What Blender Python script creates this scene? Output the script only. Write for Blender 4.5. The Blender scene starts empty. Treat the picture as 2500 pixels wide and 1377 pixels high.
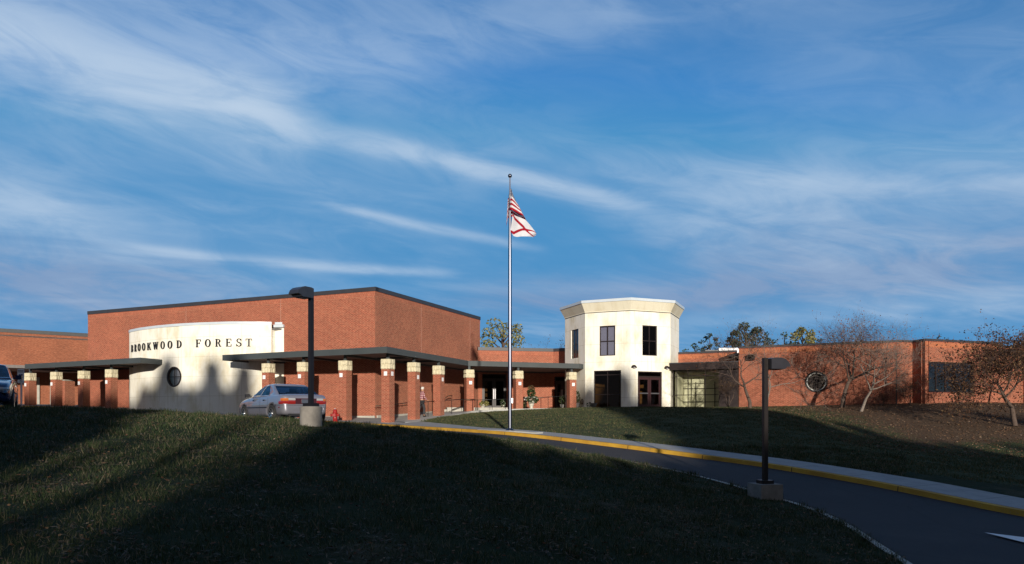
import bpy, bmesh, math, random
import numpy as np
from mathutils import Vector, Matrix
R = math.radians
rnd = random.Random(7)
nrs = np.random.RandomState(11)
scene = bpy.context.scene
COL = scene.collection

# ------------------------------------------------------------------ node helpers
def new_mat(name):
    m = bpy.data.materials.new(name); m.use_nodes = True
    nt = m.node_tree
    b = nt.nodes['Principled BSDF']
    return m, nt, b

class NT:
    """tiny expression helper for node trees"""
    def __init__(s, nt): s.nt = nt
    def node(s, t, **kw):
        n = s.nt.nodes.new(t)
        for k, v in kw.items(): setattr(n, k, v)
        return n
    def link(s, a, b): s.nt.links.new(a, b)
    def setin(s, sock, v):
        if isinstance(v, bpy.types.NodeSocket): s.link(v, sock)
        else: sock.default_value = v
    def m(s, op, a, b=None, c=None, clamp=False):
        n = s.node('ShaderNodeMath', operation=op); n.use_clamp = clamp
        s.setin(n.inputs[0], a)
        if b is not None: s.setin(n.inputs[1], b)
        if c is not None: s.setin(n.inputs[2], c)
        return n.outputs[0]
    def mix(s, f, a, b, blend='MIX'):
        n = s.node('ShaderNodeMix', data_type='RGBA', blend_type=blend)
        s.setin(n.inputs[0], f); s.setin(n.inputs[6], a); s.setin(n.inputs[7], b)
        return n.outputs[2]
    def ramp(s, f, stops, interp='LINEAR'):
        n = s.node('ShaderNodeValToRGB'); s.setin(n.inputs[0], f)
        cr = n.color_ramp; cr.interpolation = interp
        while len(cr.elements) < len(stops): cr.elements.new(0.5)
        for e, (p, c) in zip(cr.elements, stops):
            e.position = p; e.color = c if len(c) == 4 else (*c, 1)
        return n.outputs[0]
    def noise(s, vec, scale, detail=4, rough=.5, dist=0.0, out=0):
        n = s.node('ShaderNodeTexNoise')
        if vec is not None: s.link(vec, n.inputs['Vector'])
        n.inputs['Scale'].default_value = scale; n.inputs['Detail'].default_value = detail
        n.inputs['Roughness'].default_value = rough; n.inputs['Distortion'].default_value = dist
        return n.outputs[out]
    def smooth(s, x, a, b):
        n = s.node('ShaderNodeMapRange', interpolation_type='SMOOTHSTEP')
        s.setin(n.inputs[0], x); s.setin(n.inputs[1], a); s.setin(n.inputs[2], b)
        return n.outputs[0]
    def comb(s, x, y, z=0.0):
        n = s.node('ShaderNodeCombineXYZ')
        s.setin(n.inputs[0], x); s.setin(n.inputs[1], y); s.setin(n.inputs[2], z); return n.outputs[0]
    def sep(s, v):
        n = s.node('ShaderNodeSeparateXYZ'); s.link(v, n.inputs[0]); return n.outputs
    def bump(s, h, strength=.3, dist=.02):
        n = s.node('ShaderNodeBump'); s.link(h, n.inputs['Height'])
        n.inputs['Strength'].default_value = strength; n.inputs['Distance'].default_value = dist
        return n.outputs[0]
    def obj(s):
        return s.node('ShaderNodeTexCoord').outputs['Object']
    def pos(s):
        return s.node('ShaderNodeNewGeometry').outputs['Position']
    def uv(s):
        return s.node('ShaderNodeTexCoord').outputs['UV']

def c4(c): return (c[0], c[1], c[2], 1)

def simple(name, col, rough=.6, metal=0, var=.15, scale=6, bump=0, spec=.5, col2=None, coat=0):
    m, nt, b = new_mat(name); h = NT(nt)
    p = h.pos()
    f = h.noise(p, scale, 5, .6)
    lo = c4([x*(1-var) for x in col]) if col2 is None else c4(col2)
    hi = c4([min(1, x*(1+var)) for x in col])
    cc = h.ramp(f, [(.3, lo), (.7, hi)])
    h.link(cc, b.inputs['Base Color'])
    b.inputs['Roughness'].default_value = rough; b.inputs['Metallic'].default_value = metal
    b.inputs['Specular IOR Level'].default_value = spec
    if coat:
        b.inputs['Coat Weight'].default_value = coat; b.inputs['Coat Roughness'].default_value = .05
    if bump:
        h.link(h.bump(h.noise(p, scale*6, 3), bump, .01), b.inputs['Normal'])
    return m

def brick_mat(name, c1, c2, mortar, rot=False, bw=.2032, rh=.0677, dark=.0):
    m, nt, b = new_mat(name); h = NT(nt)
    uv = h.uv()
    if rot:
        s = h.sep(uv); uv = h.comb(s[1], s[0])
    n = h.node('ShaderNodeTexBrick'); h.link(uv, n.inputs['Vector'])
    n.inputs['Color1'].default_value = c4(c1); n.inputs['Color2'].default_value = c4(c2)
    n.inputs['Mortar'].default_value = c4(mortar)
    n.inputs['Scale'].default_value = 1; n.inputs['Mortar Size'].default_value = .0075
    n.inputs['Mortar Smooth'].default_value = .2; n.inputs['Bias'].default_value = -.1
    n.inputs['Brick Width'].default_value = bw; n.inputs['Row Height'].default_value = rh
    # weathering: broad blotches and fine per-brick speckle, in the surface's own UV metres
    big = h.noise(uv, .55, 4, .6)
    vn = h.node('ShaderNodeMapping'); h.link(uv, vn.inputs[0]); vn.inputs['Scale'].default_value = (4.9, 14.8, 1)
    fine = h.noise(vn.outputs[0], 1.0, 2, .5)
    cc = h.mix(h.smooth(big, .35, .7), (.90, .90, .91, 1), (1.06, 1.04, 1.03, 1))
    cf = h.mix(h.smooth(fine, .3, .75), (.82, .80, .80, 1), (1.17, 1.15, 1.14, 1))
    col = h.mix(1.0, n.outputs['Color'], cc, 'MULTIPLY'); col = h.mix(1.0, col, cf, 'MULTIPLY')
    h.link(col, b.inputs['Base Color']); b.inputs['Roughness'].default_value = .85
    b.inputs['Specular IOR Level'].default_value = .2
    h.link(h.bump(h.m('SUBTRACT', 1.0, n.outputs['Fac']), .5, .006), b.inputs['Normal'])
    return m

M = {}
M['brick'] = brick_mat('brick_red', (.25, .053, .033), (.345, .082, .048), (.50, .33, .21))
M['brick_orange'] = brick_mat('brick_orange', (.24, .070, .036), (.31, .098, .050), (.34, .19, .12))
M['brick_lowwing'] = brick_mat('brick_wing', (.24, .060, .036), (.34, .090, .053), (.44, .27, .17))
M['soldier'] = brick_mat('brick_soldier', (.31, .075, .045), (.38, .095, .055), (.48, .30, .19), rot=True)
M['soldier_o'] = brick_mat('brick_soldier_orange', (.36, .09, .045), (.44, .125, .058), (.46, .28, .15), rot=True)

def stucco(name, base, stain, joint=True, rough=.9):
    m, nt, b = new_mat(name); h = NT(nt)
    uv = h.uv(); s = h.sep(uv)
    # stains: horizontal blotches plus vertical streaks
    a = h.noise(h.comb(h.m('MULTIPLY', s[0], .9), h.m('MULTIPLY', s[1], .45)), 1.0, 6, .62)
    st = h.noise(h.comb(h.m('MULTIPLY', s[0], 5), h.m('MULTIPLY', s[1], .35)), 1.0, 4, .6)
    f = h.m('MULTIPLY', h.smooth(a, .44, .70), .8)
    f2 = h.m('MULTIPLY', h.smooth(st, .5, .8), .45)
    col = h.mix(f, c4(base), c4(stain)); col = h.mix(f2, col, c4([x*.8 for x in stain]))
    pits = h.noise(uv, 60, 2, .5)
    col = h.mix(h.smooth(pits, .66, .74), col, c4([x*.7 for x in base]))
    if joint:
        # panel joints every 1.22 m in height and 2.4 m in width
        jx = h.m('ABSOLUTE', h.m('SUBTRACT', h.m('FRACT', h.m('DIVIDE', s[0], 2.1)), .5))
        jy = h.m('ABSOLUTE', h.m('SUBTRACT', h.m('FRACT', h.m('DIVIDE', s[1], 1.22)), .5))
        j = h.m('MAXIMUM', h.smooth(jx, .494, .499), h.smooth(jy, .488, .497))
        col = h.mix(h.m('MULTIPLY', j, .55), col, c4([x*.55 for x in stain]))
    h.link(col, b.inputs['Base Color']); b.inputs['Roughness'].default_value = rough
    b.inputs['Specular IOR Level'].default_value = .2
    h.link(h.bump(h.noise(uv, 35, 4, .7), .25, .01), b.inputs['Normal'])
    return m
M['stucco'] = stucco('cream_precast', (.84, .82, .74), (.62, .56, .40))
M['stucco_in'] = simple('interior_pale', (.70, .67, .50), .8, var=.06)
M['stone'] = simple('split_face_stone', (.60, .54, .38), .9, var=.22, scale=9, bump=.8)
M['concrete'] = simple('concrete', (.40, .385, .34), .9, var=.15, scale=3, bump=.3)
M['pier'] = simple('pier_concrete', (.20, .185, .165), .9, var=.25, scale=4, bump=.4)
M['walk'] = simple('walk_concrete', (.40, .40, .385), .9, var=.12, scale=2, bump=.2)
M['fascia'] = simple('slate_fascia', (.052, .062, .066), .5, var=.1, scale=1)
M['coping'] = simple('dark_coping', (.035, .035, .042), .45, var=.12, scale=2)
M['coping_light'] = simple('pale_metal_coping', (.52, .58, .64), .35, var=.06, scale=2)
M['soffit'] = simple('soffit_panel', (.16, .13, .12), .8, var=.1, scale=1)
M['roofing'] = simple('roof_membrane', (.12, .12, .12), .9)
M['frame'] = simple('bronze_frame', (.020, .012, .012), .4, var=.1)
M['doorpaint'] = simple('maroon_door', (.035, .012, .014), .4, var=.1)
M['metal_bar'] = simple('satin_metal', (.45, .45, .48), .35, metal=1)
M['blackmetal'] = simple('black_painted_metal', (.012, .012, .013), .4, var=.15)
M['bronze_pole'] = simple('dark_bronze_paint', (.008, .005, .005), .4, var=.15)
M['alu'] = simple('brushed_aluminium', (.13, .14, .18), .32, metal=1, var=0, scale=30)
M['whiteplate'] = simple('white_plate', (.78, .78, .80), .6, var=.03)
M['dark'] = simple('dark_void', (.01, .009, .008), .9)
M['black_letter'] = simple('black_letter', (.010, .010, .012), .5)
M['tree_bark'] = simple('bark_grey_brown', (.085, .058, .045), .9, var=.35, scale=12, bump=.6)
M['bark_pale'] = simple('bark_pale_grey', (.20, .165, .14), .85, var=.3, scale=14, bump=.4)
M['twig'] = simple('twig_brown', (.085, .055, .045), .9, var=.3, scale=12)
M['red_paint'] = simple('hydrant_red', (.28, .012, .010), .4, var=.15)
M['tyre'] = simple('tyre_rubber', (.015, .015, .015), .8)
M['rim'] = simple('alloy_rim', (.45, .46, .48), .3, metal=.9)
M['plastic'] = simple('black_plastic', (.014, .014, .016), .5)
M['seat'] = simple('grey_seat', (.06, .06, .07), .9)
M['skin'] = simple('skin', (.42, .22, .14), .6, var=.08)
M['hair'] = simple('white_hair', (.62, .60, .57), .8, var=.1)
M['trouser'] = simple('charcoal_trousers', (.035, .035, .04), .9)
M['shoe'] = simple('black_shoe', (.010, .010, .010), .5)
M['pot'] = simple('stone_pot', (.50, .47, .40), .9, var=.2, scale=8, bump=.4)
M['pot_grey'] = simple('grey_urn', (.20, .19, .18), .9, var=.25, scale=8, bump=.4)

def leafmat(name, stops, rough=.7, trans=.25):
    m, nt, b = new_mat(name); h = NT(nt)
    g = h.node('ShaderNodeNewGeometry')
    col = h.ramp(g.outputs['Random Per Island'], stops)
    h.link(col, b.inputs['Base Color']); b.inputs['Roughness'].default_value = rough
    b.inputs['Specular IOR Level'].default_value = .25
    if trans:
        t = h.node('ShaderNodeBsdfTranslucent'); h.link(col, t.inputs['Color'])
        mx = h.node('ShaderNodeMixShader'); mx.inputs[0].default_value = trans
        h.link(b.outputs[0], mx.inputs[1]); h.link(t.outputs[0], mx.inputs[2])
        h.link(mx.outputs[0], nt.nodes['Material Output'].inputs[0])
    return m
M['leaf_rust'] = leafmat('autumn_leaf_rust', [(0, (.10, .035, .02)), (.5, (.17, .055, .03)), (.8, (.22, .09, .04)), (1, (.30, .14, .06))])
M['leaf_olive'] = leafmat('autumn_leaf_olive', [(0, (.05, .035, .02)), (.5, (.10, .06, .03)), (.8, (.14, .085, .04)), (1, (.26, .17, .08))])
M['leaf_bronze'] = leafmat('autumn_leaf_bronze', [(0, (.035, .018, .012)), (.45, (.09, .042, .024)), (.8, (.14, .07, .035)), (1, (.24, .15, .07))])
M['leaf_green'] = leafmat('leaf_green', [(0, (.02, .04, .015)), (.6, (.05, .085, .03)), (1, (.10, .13, .05))])
M['leaf_yellow'] = leafmat('leaf_yellow_green', [(0, (.08, .09, .03)), (.5, (.20, .19, .06)), (1, (.34, .30, .12))])
M['leaf_pine'] = leafmat('pine_needle', [(0, (.015, .025, .016)), (.6, (.03, .05, .03)), (1, (.08, .095, .06))])
M['leaf_shade'] = leafmat('shade_needle', [(0, (.012, .022, .01)), (1, (.03, .045, .02))], trans=0)
M['petal'] = leafmat('white_petal', [(0, (.6, .6, .55)), (1, (.8, .8, .75))])
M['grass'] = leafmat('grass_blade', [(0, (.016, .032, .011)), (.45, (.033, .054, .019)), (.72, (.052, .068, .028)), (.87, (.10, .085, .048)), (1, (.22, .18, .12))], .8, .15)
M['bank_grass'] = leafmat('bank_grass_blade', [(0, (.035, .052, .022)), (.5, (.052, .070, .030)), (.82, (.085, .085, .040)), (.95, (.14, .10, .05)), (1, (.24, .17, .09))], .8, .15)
M['litter'] = leafmat('fallen_leaf', [(0, (.06, .03, .018)), (.6, (.13, .07, .04)), (.95, (.18, .11, .065)), (1, (.26, .20, .15))], .8, 0)

M['straw'] = leafmat('dry_straw', [(0, (.04, .035, .026)), (.6, (.075, .064, .046)), (1, (.14, .12, .09))], .8, 0)
def glassmat(name, tint, refl=.08, rough=.02):
    m, nt, b = new_mat(name); h = NT(nt); nt.nodes.remove(b)
    t = h.node('ShaderNodeBsdfTransparent'); t.inputs[0].default_value = c4(tint)
    g = h.node('ShaderNodeBsdfGlossy'); g.inputs['Roughness'].default_value = rough
    fr = h.node('ShaderNodeFresnel'); fr.inputs[0].default_value = 1.5
    mx = h.node('ShaderNodeMixShader')
    h.link(h.m('ADD', fr.outputs[0], refl, clamp=True), mx.inputs[0])
    h.link(t.outputs[0], mx.inputs[1]); h.link(g.outputs[0], mx.inputs[2])
    h.link(mx.outputs[0], nt.nodes['Material Output'].inputs[0]); return m
M['glass_tint'] = glassmat('tinted_glass', (.42, .32, .20), -.015)
M['glass_grey'] = glassmat('grey_glass', (.62, .62, .64), .02)
M['glass_clear'] = glassmat('clear_glass', (.86, .88, .84), .02)
M['glass_blue'] = glassmat('dark_reflecting_glass', (.10, .10, .11), .10)
M['glass_car'] = glassmat('car_glass', (.80, .82, .84), .02)

# ------------------------------------------------------------------ mesh builder
class MB:
    def __init__(s): s.v = []; s.f = []; s.uv = []; s.mi = []
    def face(s, pts, uv=None, mi=0):
        i = len(s.v); s.v += [tuple(p) for p in pts]; s.f.append(tuple(range(i, i+len(pts))))
        s.uv.append(uv if uv else [(0, 0)]*len(pts)); s.mi.append(mi)
    def box(s, o, ax, ay, az, mi=0, uvs=True):
        """o corner, ax/ay/az edge vectors (right handed)"""
        o, ax, ay, az = map(Vector, (o, ax, ay, az))
        la, lb, lc = ax.length, ay.length, az.length
        P = lambda i, j, k: o+ax*i+ay*j+az*k
        z0 = o.z
        for pts, (u, w), (u0, v0) in (
            ((P(0,0,0),P(1,0,0),P(1,0,1),P(0,0,1)), (la, lc), (0, z0)), ((P(1,1,0),P(0,1,0),P(0,1,1),P(1,1,1)), (la, lc), (0, z0)),
            ((P(0,1,0),P(0,0,0),P(0,0,1),P(0,1,1)), (lb, lc), (0, z0)), ((P(1,0,0),P(1,1,0),P(1,1,1),P(1,0,1)), (lb, lc), (0, z0)),
            ((P(0,0,1),P(1,0,1),P(1,1,1),P(0,1,1)), (la, lb), (0, 0)), ((P(0,1,0),P(1,1,0),P(1,0,0),P(0,0,0)), (la, lb), (0, 0))):
            s.face(pts, [(u0, v0), (u0+u, v0), (u0+u, v0+w), (u0, v0+w)], mi)
    def abox(s, x0, x1, y0, y1, z0, z1, mi=0):
        s.box((x0, y0, z0), (x1-x0, 0, 0), (0, y1-y0, 0), (0, 0, z1-z0), mi)
    def bar(s, a, b, z0, z1, w, mi=0, off=0.0):
        """upright slab from plan point a to b, thickness w centred (off shifts along the outward normal)"""
        a = Vector((a[0], a[1])); b = Vector((b[0], b[1])); d = (b-a); L = d.length; d /= L
        n = Vector((d.y, -d.x)); o = a+n*(w/2+off)
        s.box((o.x, o.y, z0), (d.x*L, d.y*L, 0), (-n.x*w, -n.y*w, 0), (0, 0, z1-z0), mi)
    def tube(s, pts, rad, n=8, caps=True, mi=0, ref=None):
        pts = [Vector(p) for p in pts]
        if not hasattr(rad, '__len__'): rad = [rad]*len(pts)
        rings = []; up = Vector(ref) if ref else None
        for i, p in enumerate(pts):
            t = (pts[min(i+1, len(pts)-1)]-pts[max(i-1, 0)]).normalized()
            if up is None:
                up = Vector((0, 0, 1)) if abs(t.z) < .9 else Vector((1, 0, 0))
            a = t.cross(up)
            if a.length < 1e-4: a = t.cross(Vector((1, .3, 0)))
            a.normalize(); b = a.cross(t); up = b
            base = len(s.v)
            for k in range(n):
                q = 2*math.pi*k/n
                s.v.append(tuple(p+(a*math.cos(q)+b*math.sin(q))*rad[i]))
            rings.append(base)
        for i in range(len(rings)-1):
            for k in range(n):
                k2 = (k+1) % n
                s.f.append((rings[i]+k, rings[i+1]+k, rings[i+1]+k2, rings[i]+k2)); s.uv.append([(0,0)]*4); s.mi.append(mi)
        if caps:
            s.f.append(tuple(rings[0]+k for k in range(n))); s.uv.append([(0,0)]*n); s.mi.append(mi)
            s.f.append(tuple(rings[-1]+k for k in reversed(range(n)))); s.uv.append([(0,0)]*n); s.mi.append(mi)
    def lathe(s, prof, n=24, c=(0,0,0), axis='z', mi=0, sx=1, sy=1):
        base = len(s.v); c = Vector(c)
        for r, z in prof:
            for k in range(n):
                q = 2*math.pi*k/n; x, y = r*math.cos(q)*sx, r*math.sin(q)*sy
                p = {'z': (x, y, z), 'y': (x, z, y), 'x': (z, x, y)}[axis]
                s.v.append(tuple(c+Vector(p)))
        for i in range(len(prof)-1):
            for k in range(n):
                k2 = (k+1) % n; a = base+i*n
                s.f.append((a+k, a+k2, a+n+k2, a+n+k)); s.uv.append([(0,0)]*4); s.mi.append(mi)
    def prism(s, poly, z0, z1, mi=0, mi_side=None):
        """poly: list of (x,y) CCW; z0,z1 constants or per vertex lists"""
        n = len(poly); ms = mi if mi_side is None else mi_side
        a = z0 if hasattr(z0, '__len__') else [z0]*n; b = z1 if hasattr(z1, '__len__') else [z1]*n
        s.face([(p[0], p[1], b[i]) for i, p in enumerate(poly)], [tuple(p) for p in poly], mi)
        s.face([(poly[i][0], poly[i][1], a[i]) for i in reversed(range(n))], [tuple(poly[i]) for i in reversed(range(n))], mi)
        u = 0
        for i in range(n):
            j = (i+1) % n; L = math.dist(poly[i], poly[j])
            s.face([(poly[i][0], poly[i][1], a[i]), (poly[j][0], poly[j][1], a[j]), (poly[j][0], poly[j][1], b[j]), (poly[i][0], poly[i][1], b[i])],
                   [(u, a[i]), (u+L, a[j]), (u+L, b[j]), (u, b[i])], ms); u += L
    def wall(s, A, B, z0, z1, t=.25, holes=(), u0=0.0, caps=False):
        """wall whose outer face runs A->B (left to right seen from outside); holes (s0,s1,za,zb)"""
        A = Vector(A[:2]); B = Vector(B[:2]); d = B-A; L = d.length; d /= L; n = Vector((d.y, -d.x))
        P = lambda q, dep, z: (A.x+d.x*q-n.x*dep, A.y+d.y*q-n.y*dep, z)
        ss = sorted({0.0, L, *[h[0] for h in holes], *[h[1] for h in holes]})
        zs = sorted({z0, z1, *[h[2] for h in holes], *[h[3] for h in holes]})
        for a, b in zip(ss, ss[1:]):
            for c, e in zip(zs, zs[1:]):
                if any(h[0] <= a+1e-6 and b-1e-6 <= h[1] and h[2] <= c+1e-6 and e-1e-6 <= h[3] for h in holes): continue
                uv = [(u0+a, c), (u0+b, c), (u0+b, e), (u0+a, e)]
                s.face([P(a,0,c), P(b,0,c), P(b,0,e), P(a,0,e)], uv)
                s.face([P(b,t,c), P(a,t,c), P(a,t,e), P(b,t,e)], [uv[1], uv[0], uv[3], uv[2]])
        def q4(a, b, c, e, w):
            s.face([a, b, c, e], [(0, 0), (w, 0), (w, 1), (0, 1)])
        if caps: q4(P(0,t,z0), P(0,0,z0), P(0,0,z1), P(0,t,z1), t); q4(P(L,0,z0), P(L,t,z0), P(L,t,z1), P(L,0,z1), t)
        q4(P(0,0,z1), P(L,0,z1), P(L,t,z1), P(0,t,z1), L)
        for a, b, c, e in holes:
            q4(P(a,0,c), P(a,t,c), P(a,t,e), P(a,0,e), t); q4(P(b,t,c), P(b,0,c), P(b,0,e), P(b,t,e), t)
            q4(P(a,t,e), P(b,t,e), P(b,0,e), P(a,0,e), t); q4(P(a,0,c), P(b,0,c), P(b,t,c), P(a,t,c), t)
    def build(s, name, mat, parent=None, smooth=False):
        me = bpy.data.meshes.new(name); me.from_pydata(s.v, [], s.f)
        mats = mat if isinstance(mat, (list, tuple)) else [mat]
        for m in mats: me.materials.append(M[m] if isinstance(m, str) else m)
        if any(s.mi): me.polygons.foreach_set('material_index', s.mi)
        if any(u[-1] != (0, 0) for u in s.uv):
            l = me.uv_layers.new(name='UVMap')
            l.data.foreach_set('uv', [x for f in s.uv for p in f for x in p])
        if smooth: me.polygons.foreach_set('use_smooth', [True]*len(me.polygons))
        me.update()
        o = bpy.data.objects.new(name, me); COL.objects.link(o)
        if parent: o.parent = parent
        return o

def tag(o, label=None, cat=None, group=None, kind=None):
    if label: o['label'] = label
    if cat: o['category'] = cat
    if group: o['group'] = group
    if kind: o['kind'] = kind
    return o
def thing(name, label, cat, loc=(0,0,0), rz=0, group=None):
    o = bpy.data.objects.new(name, None); COL.objects.link(o); o.location = loc; o.rotation_euler[2] = rz
    o.empty_display_size = .3
    return tag(o, label, cat, group)
def copy_tree(o, parent=None):
    c = o.copy(); COL.objects.link(c)
    if parent: c.parent = parent
    for ch in list(o.children): copy_tree(ch, c)
    return c
def soft(o, w=.01, seg=2):
    b = o.modifiers.new('bevel', 'BEVEL'); b.width = w; b.segments = seg; b.limit_method = 'ANGLE'; b.angle_limit = R(40); return o

def np_mesh(name, V, F, mat, parent=None, smooth=False):
    """V (n,3) F (m,k) numpy"""
    me = bpy.data.meshes.new(name)
    me.vertices.add(len(V)); me.vertices.foreach_set('co', np.asarray(V, np.float32).ravel())
    k = F.shape[1]
    me.loops.add(F.size); me.loops.foreach_set('vertex_index', F.astype(np.int32).ravel())
    me.polygons.add(len(F)); me.polygons.foreach_set('loop_start', np.arange(0, F.size, k, dtype=np.int32))
    if smooth: me.polygons.foreach_set('use_smooth', np.ones(len(F), bool))
    me.materials.append(M[mat] if isinstance(mat, str) else mat)
    me.update(calc_edges=True); me.validate()
    o = bpy.data.objects.new(name, me); COL.objects.link(o)
    if parent: o.parent = parent
    return o

# ------------------------------------------------------------------ site plan (metres; the eye is the origin, +y straight ahead)
E1 = Vector((.917, -.399)); E2 = Vector((.399, .917)); E3 = Vector((.930, .3665)); E4 = Vector((-.3665, .930))
KN = [  # road: outer kerb line | inner edge
 ((14.2,-12,-3.0),(4.2,-12,-2.9)), ((13.7,0,-2.65),(4.6,0,-2.6)), ((13.3,5,-2.45),(5.0,4.5,-2.4)), ((12.7,9.5,-2.35),(5.5,8.5,-2.25)), ((11.9,12.5,-2.25),(5.95,11.2,-2.16)),
 ((10.9,15.2,-2.15),(6.35,13.5,-2.08)), ((10.1,16.8,-1.99),(6.45,15.3,-2.02)), ((9.1,18.7,-1.78),(6.15,17,-1.93)), ((7.5,21,-1.53),(5.2,19.2,-1.69)),
 ((5.85,23,-1.35),(3.9,21,-1.45)), ((3.64,25.5,-1.12),(2.4,22.7,-1.25)), ((0,29,-.80),(0,24.3,-1.0)), ((-3,32.6,-.68),(-3.2,24.8,-.75)),
 ((-6,36,-.58),(-6.8,24.8,-.42)), ((-8.7,37.3,-.46),(-9.5,25.8,-.25)), ((-12.1,38.6,-.28),(-12.5,26.2,-.10)), ((-14.7,39.5,-.15),(-14.8,24.5,.04)),
 ((-17.4,40.7,-.02),(-16,21.5,.08)), ((-22.6,43,.14),(-18,18,.10)), ((-29.9,47,.45),(-23,15,.2)), ((-36,50,.65),(-34,13,.4)), ((-50,57,1.0),(-55,10,.7))]
def catmull(pts, per=8):
    P = [np.array(p, float) for p in pts]; P = [2*P[0]-P[1]]+P+[2*P[-1]-P[-2]]; out = []
    for i in range(1, len(P)-2):
        for k in range(per):
            t = k/per; a, b, c, d = P[i-1], P[i], P[i+1], P[i+2]
            out.append(.5*((2*b)+(c-a)*t+(2*a-5*b+4*c-d)*t*t+(3*b-a-3*c+d)*t**3))
    out.append(P[-2]); return np.array(out)
PER = 8
OUT = catmull([k[0] for k in KN], PER); INN = catmull([k[1] for k in KN], PER)
def offs(C, d):
    """offset polyline to its left/right in plan"""
    T = np.gradient(C[:, :2], axis=0); T /= np.linalg.norm(T, axis=1)[:, None]
    N = np.stack([T[:, 1], -T[:, 0]], 1); Q = C.copy(); Q[:, :2] += N*d; return Q
# road runs from near right to far left: outward (away from the camera side) is to the right of travel
KERB_IN = OUT.copy(); KERB_OUT = offs(OUT, .16)
SW = offs(OUT, 1.66)
FAR = {13: (-4.6, 38.3, -.33), 14: (-7.7, 42.0, -.12), 15: (-11.5, 43.6, -.02), 16: (-14.6, 44.9, .06), 17: (-17.5, 45.3, .12), 18: (-23.7, 47.2, .42), 19: (-29.5, 53, .70), 20: (-38, 62, .95), 21: (-52, 63, 1.25)}
for j in range(13*PER-PER, len(OUT)):   # west of the flagpole the walk widens to the building
    k = j/PER; k0 = int(k); f = k-k0
    a = np.array(FAR[k0]) if k0 in FAR else np.array([SW[k0*PER][0], SW[k0*PER][1], KN[k0][0][2]+.16])
    if k0+1 in FAR:
        b = np.array(FAR[k0+1]); SW[j] = a*(1-f)+b*f
    elif k0 in FAR: SW[j] = a
SW[:13*PER-PER, 2] += .145
for j in range(13*PER-PER, 13*PER): pass
# grade
CP = []
def cp(*a): CP.extend(a)
for i in range(0, len(OUT), PER//2):
    cp(tuple(INN[i]+np.array([0, 0, .03])), tuple(SW[i]+np.array([0, 0, -.02])))
cp((-14.3,20,.19), (-10.9,20,.14), (-9.2,20.5,.045), (-7.4,20,-.06), (-5.1,18,-.235), (-4,20,-.28), (-2.86,20.3,-.40), (-1.7,20.5,-.53), (0,21.2,-.73), (1.7,21,-1.04),
   (-7,10,-.95), (-3,9,-1.18), (0,9,-1.45), (3,10,-1.85), (-3,14,-.76), (0,15,-1.2), (3,16,-1.55), (-7,14,-.52), (-10,14,-.3), (0,0,-1.62), (-3,4,-1.42), (-6,3,-1.4), (2.5,3,-2.1),
   (-14,10,-.45), (-20,10,-.1), (-30,0,0), (-14,-5,-1), (5.0,14,-1.9), (4.5,17,-1.75), (4.2,12.5,-1.95),
   (8,46,.50), (7.8,44,.52), (12,45.5,.52), (4,47.2,.47), (5,44.5,.50), (3,44,.42), (0,43.8,.29), (-1.6,43.6,.17), (-2.9,42.0,.03), (-4.2,40.2,-.14), (0,38,-.05), (0,33,-.47), (4,38,.12), (8,38,.22), (8,33,-.25), (6,29,-.7),
   (16,44,.46), (19,42,.45), (22,40.6,.42), (25,39.5,.40), (30,40,.46), (34,42,.5), (12,30,-.75), (13,37,.10), (18,31,-1.25), (25,30,-1.35), (20,36,-.42), (26,36,-.20), (20,22,-1.95), (15,19,-1.95), (24,34,-.50), (32,35,-.3), (30,25,-1.8),
   (0,-40,-2), (-40,-40,-1), (40,-40,-2.6), (48,0,-2.8), (48,30,-.8), (48,60,.6), (0,60,.5), (-40,70,1), (48,88,.6), (-58,88,1.2), (-58,-30,0), (-7,44,-.1), (-20,47,.2))
CP = np.array(CP)
def tps_k(r2): return np.where(r2 > 0, r2*np.log(r2+1e-12), 0)
_n = len(CP); _A = tps_k(((CP[:, None, :2]-CP[None, :, :2])**2).sum(-1))+np.eye(_n)*.6
_Pm = np.c_[np.ones(_n), CP[:, :2]]; _S = np.block([[_A, _Pm], [_Pm.T, np.zeros((3, 3))]])
_W = np.linalg.solve(_S, np.r_[CP[:, 2], 0, 0, 0])
def ground(x, y):
    x = np.clip(np.atleast_1d(np.asarray(x, float)), -58, 48); y = np.clip(np.atleast_1d(np.asarray(y, float)), -40, 88)
    out = np.zeros(len(x))
    for i in range(0, len(x), 20000):
        sl = slice(i, i+20000)
        out[sl] = tps_k((x[sl, None]-CP[None, :, 0])**2+(y[sl, None]-CP[None, :, 1])**2)@_W[:_n]+_W[_n]+_W[_n+1]*x[sl]+_W[_n+2]*y[sl]
    return out
def gz(x, y): return float(ground([x], [y])[0])

# paved quads (for keeping turf below and grass off them)
PAVED = []
def strip(A, B, zoff=(0, 0)):
    for i in range(len(A)-1): PAVED.append((A[i], A[i+1], B[i+1], B[i]))
strip(INN, OUT); strip(OUT, SW)
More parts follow.
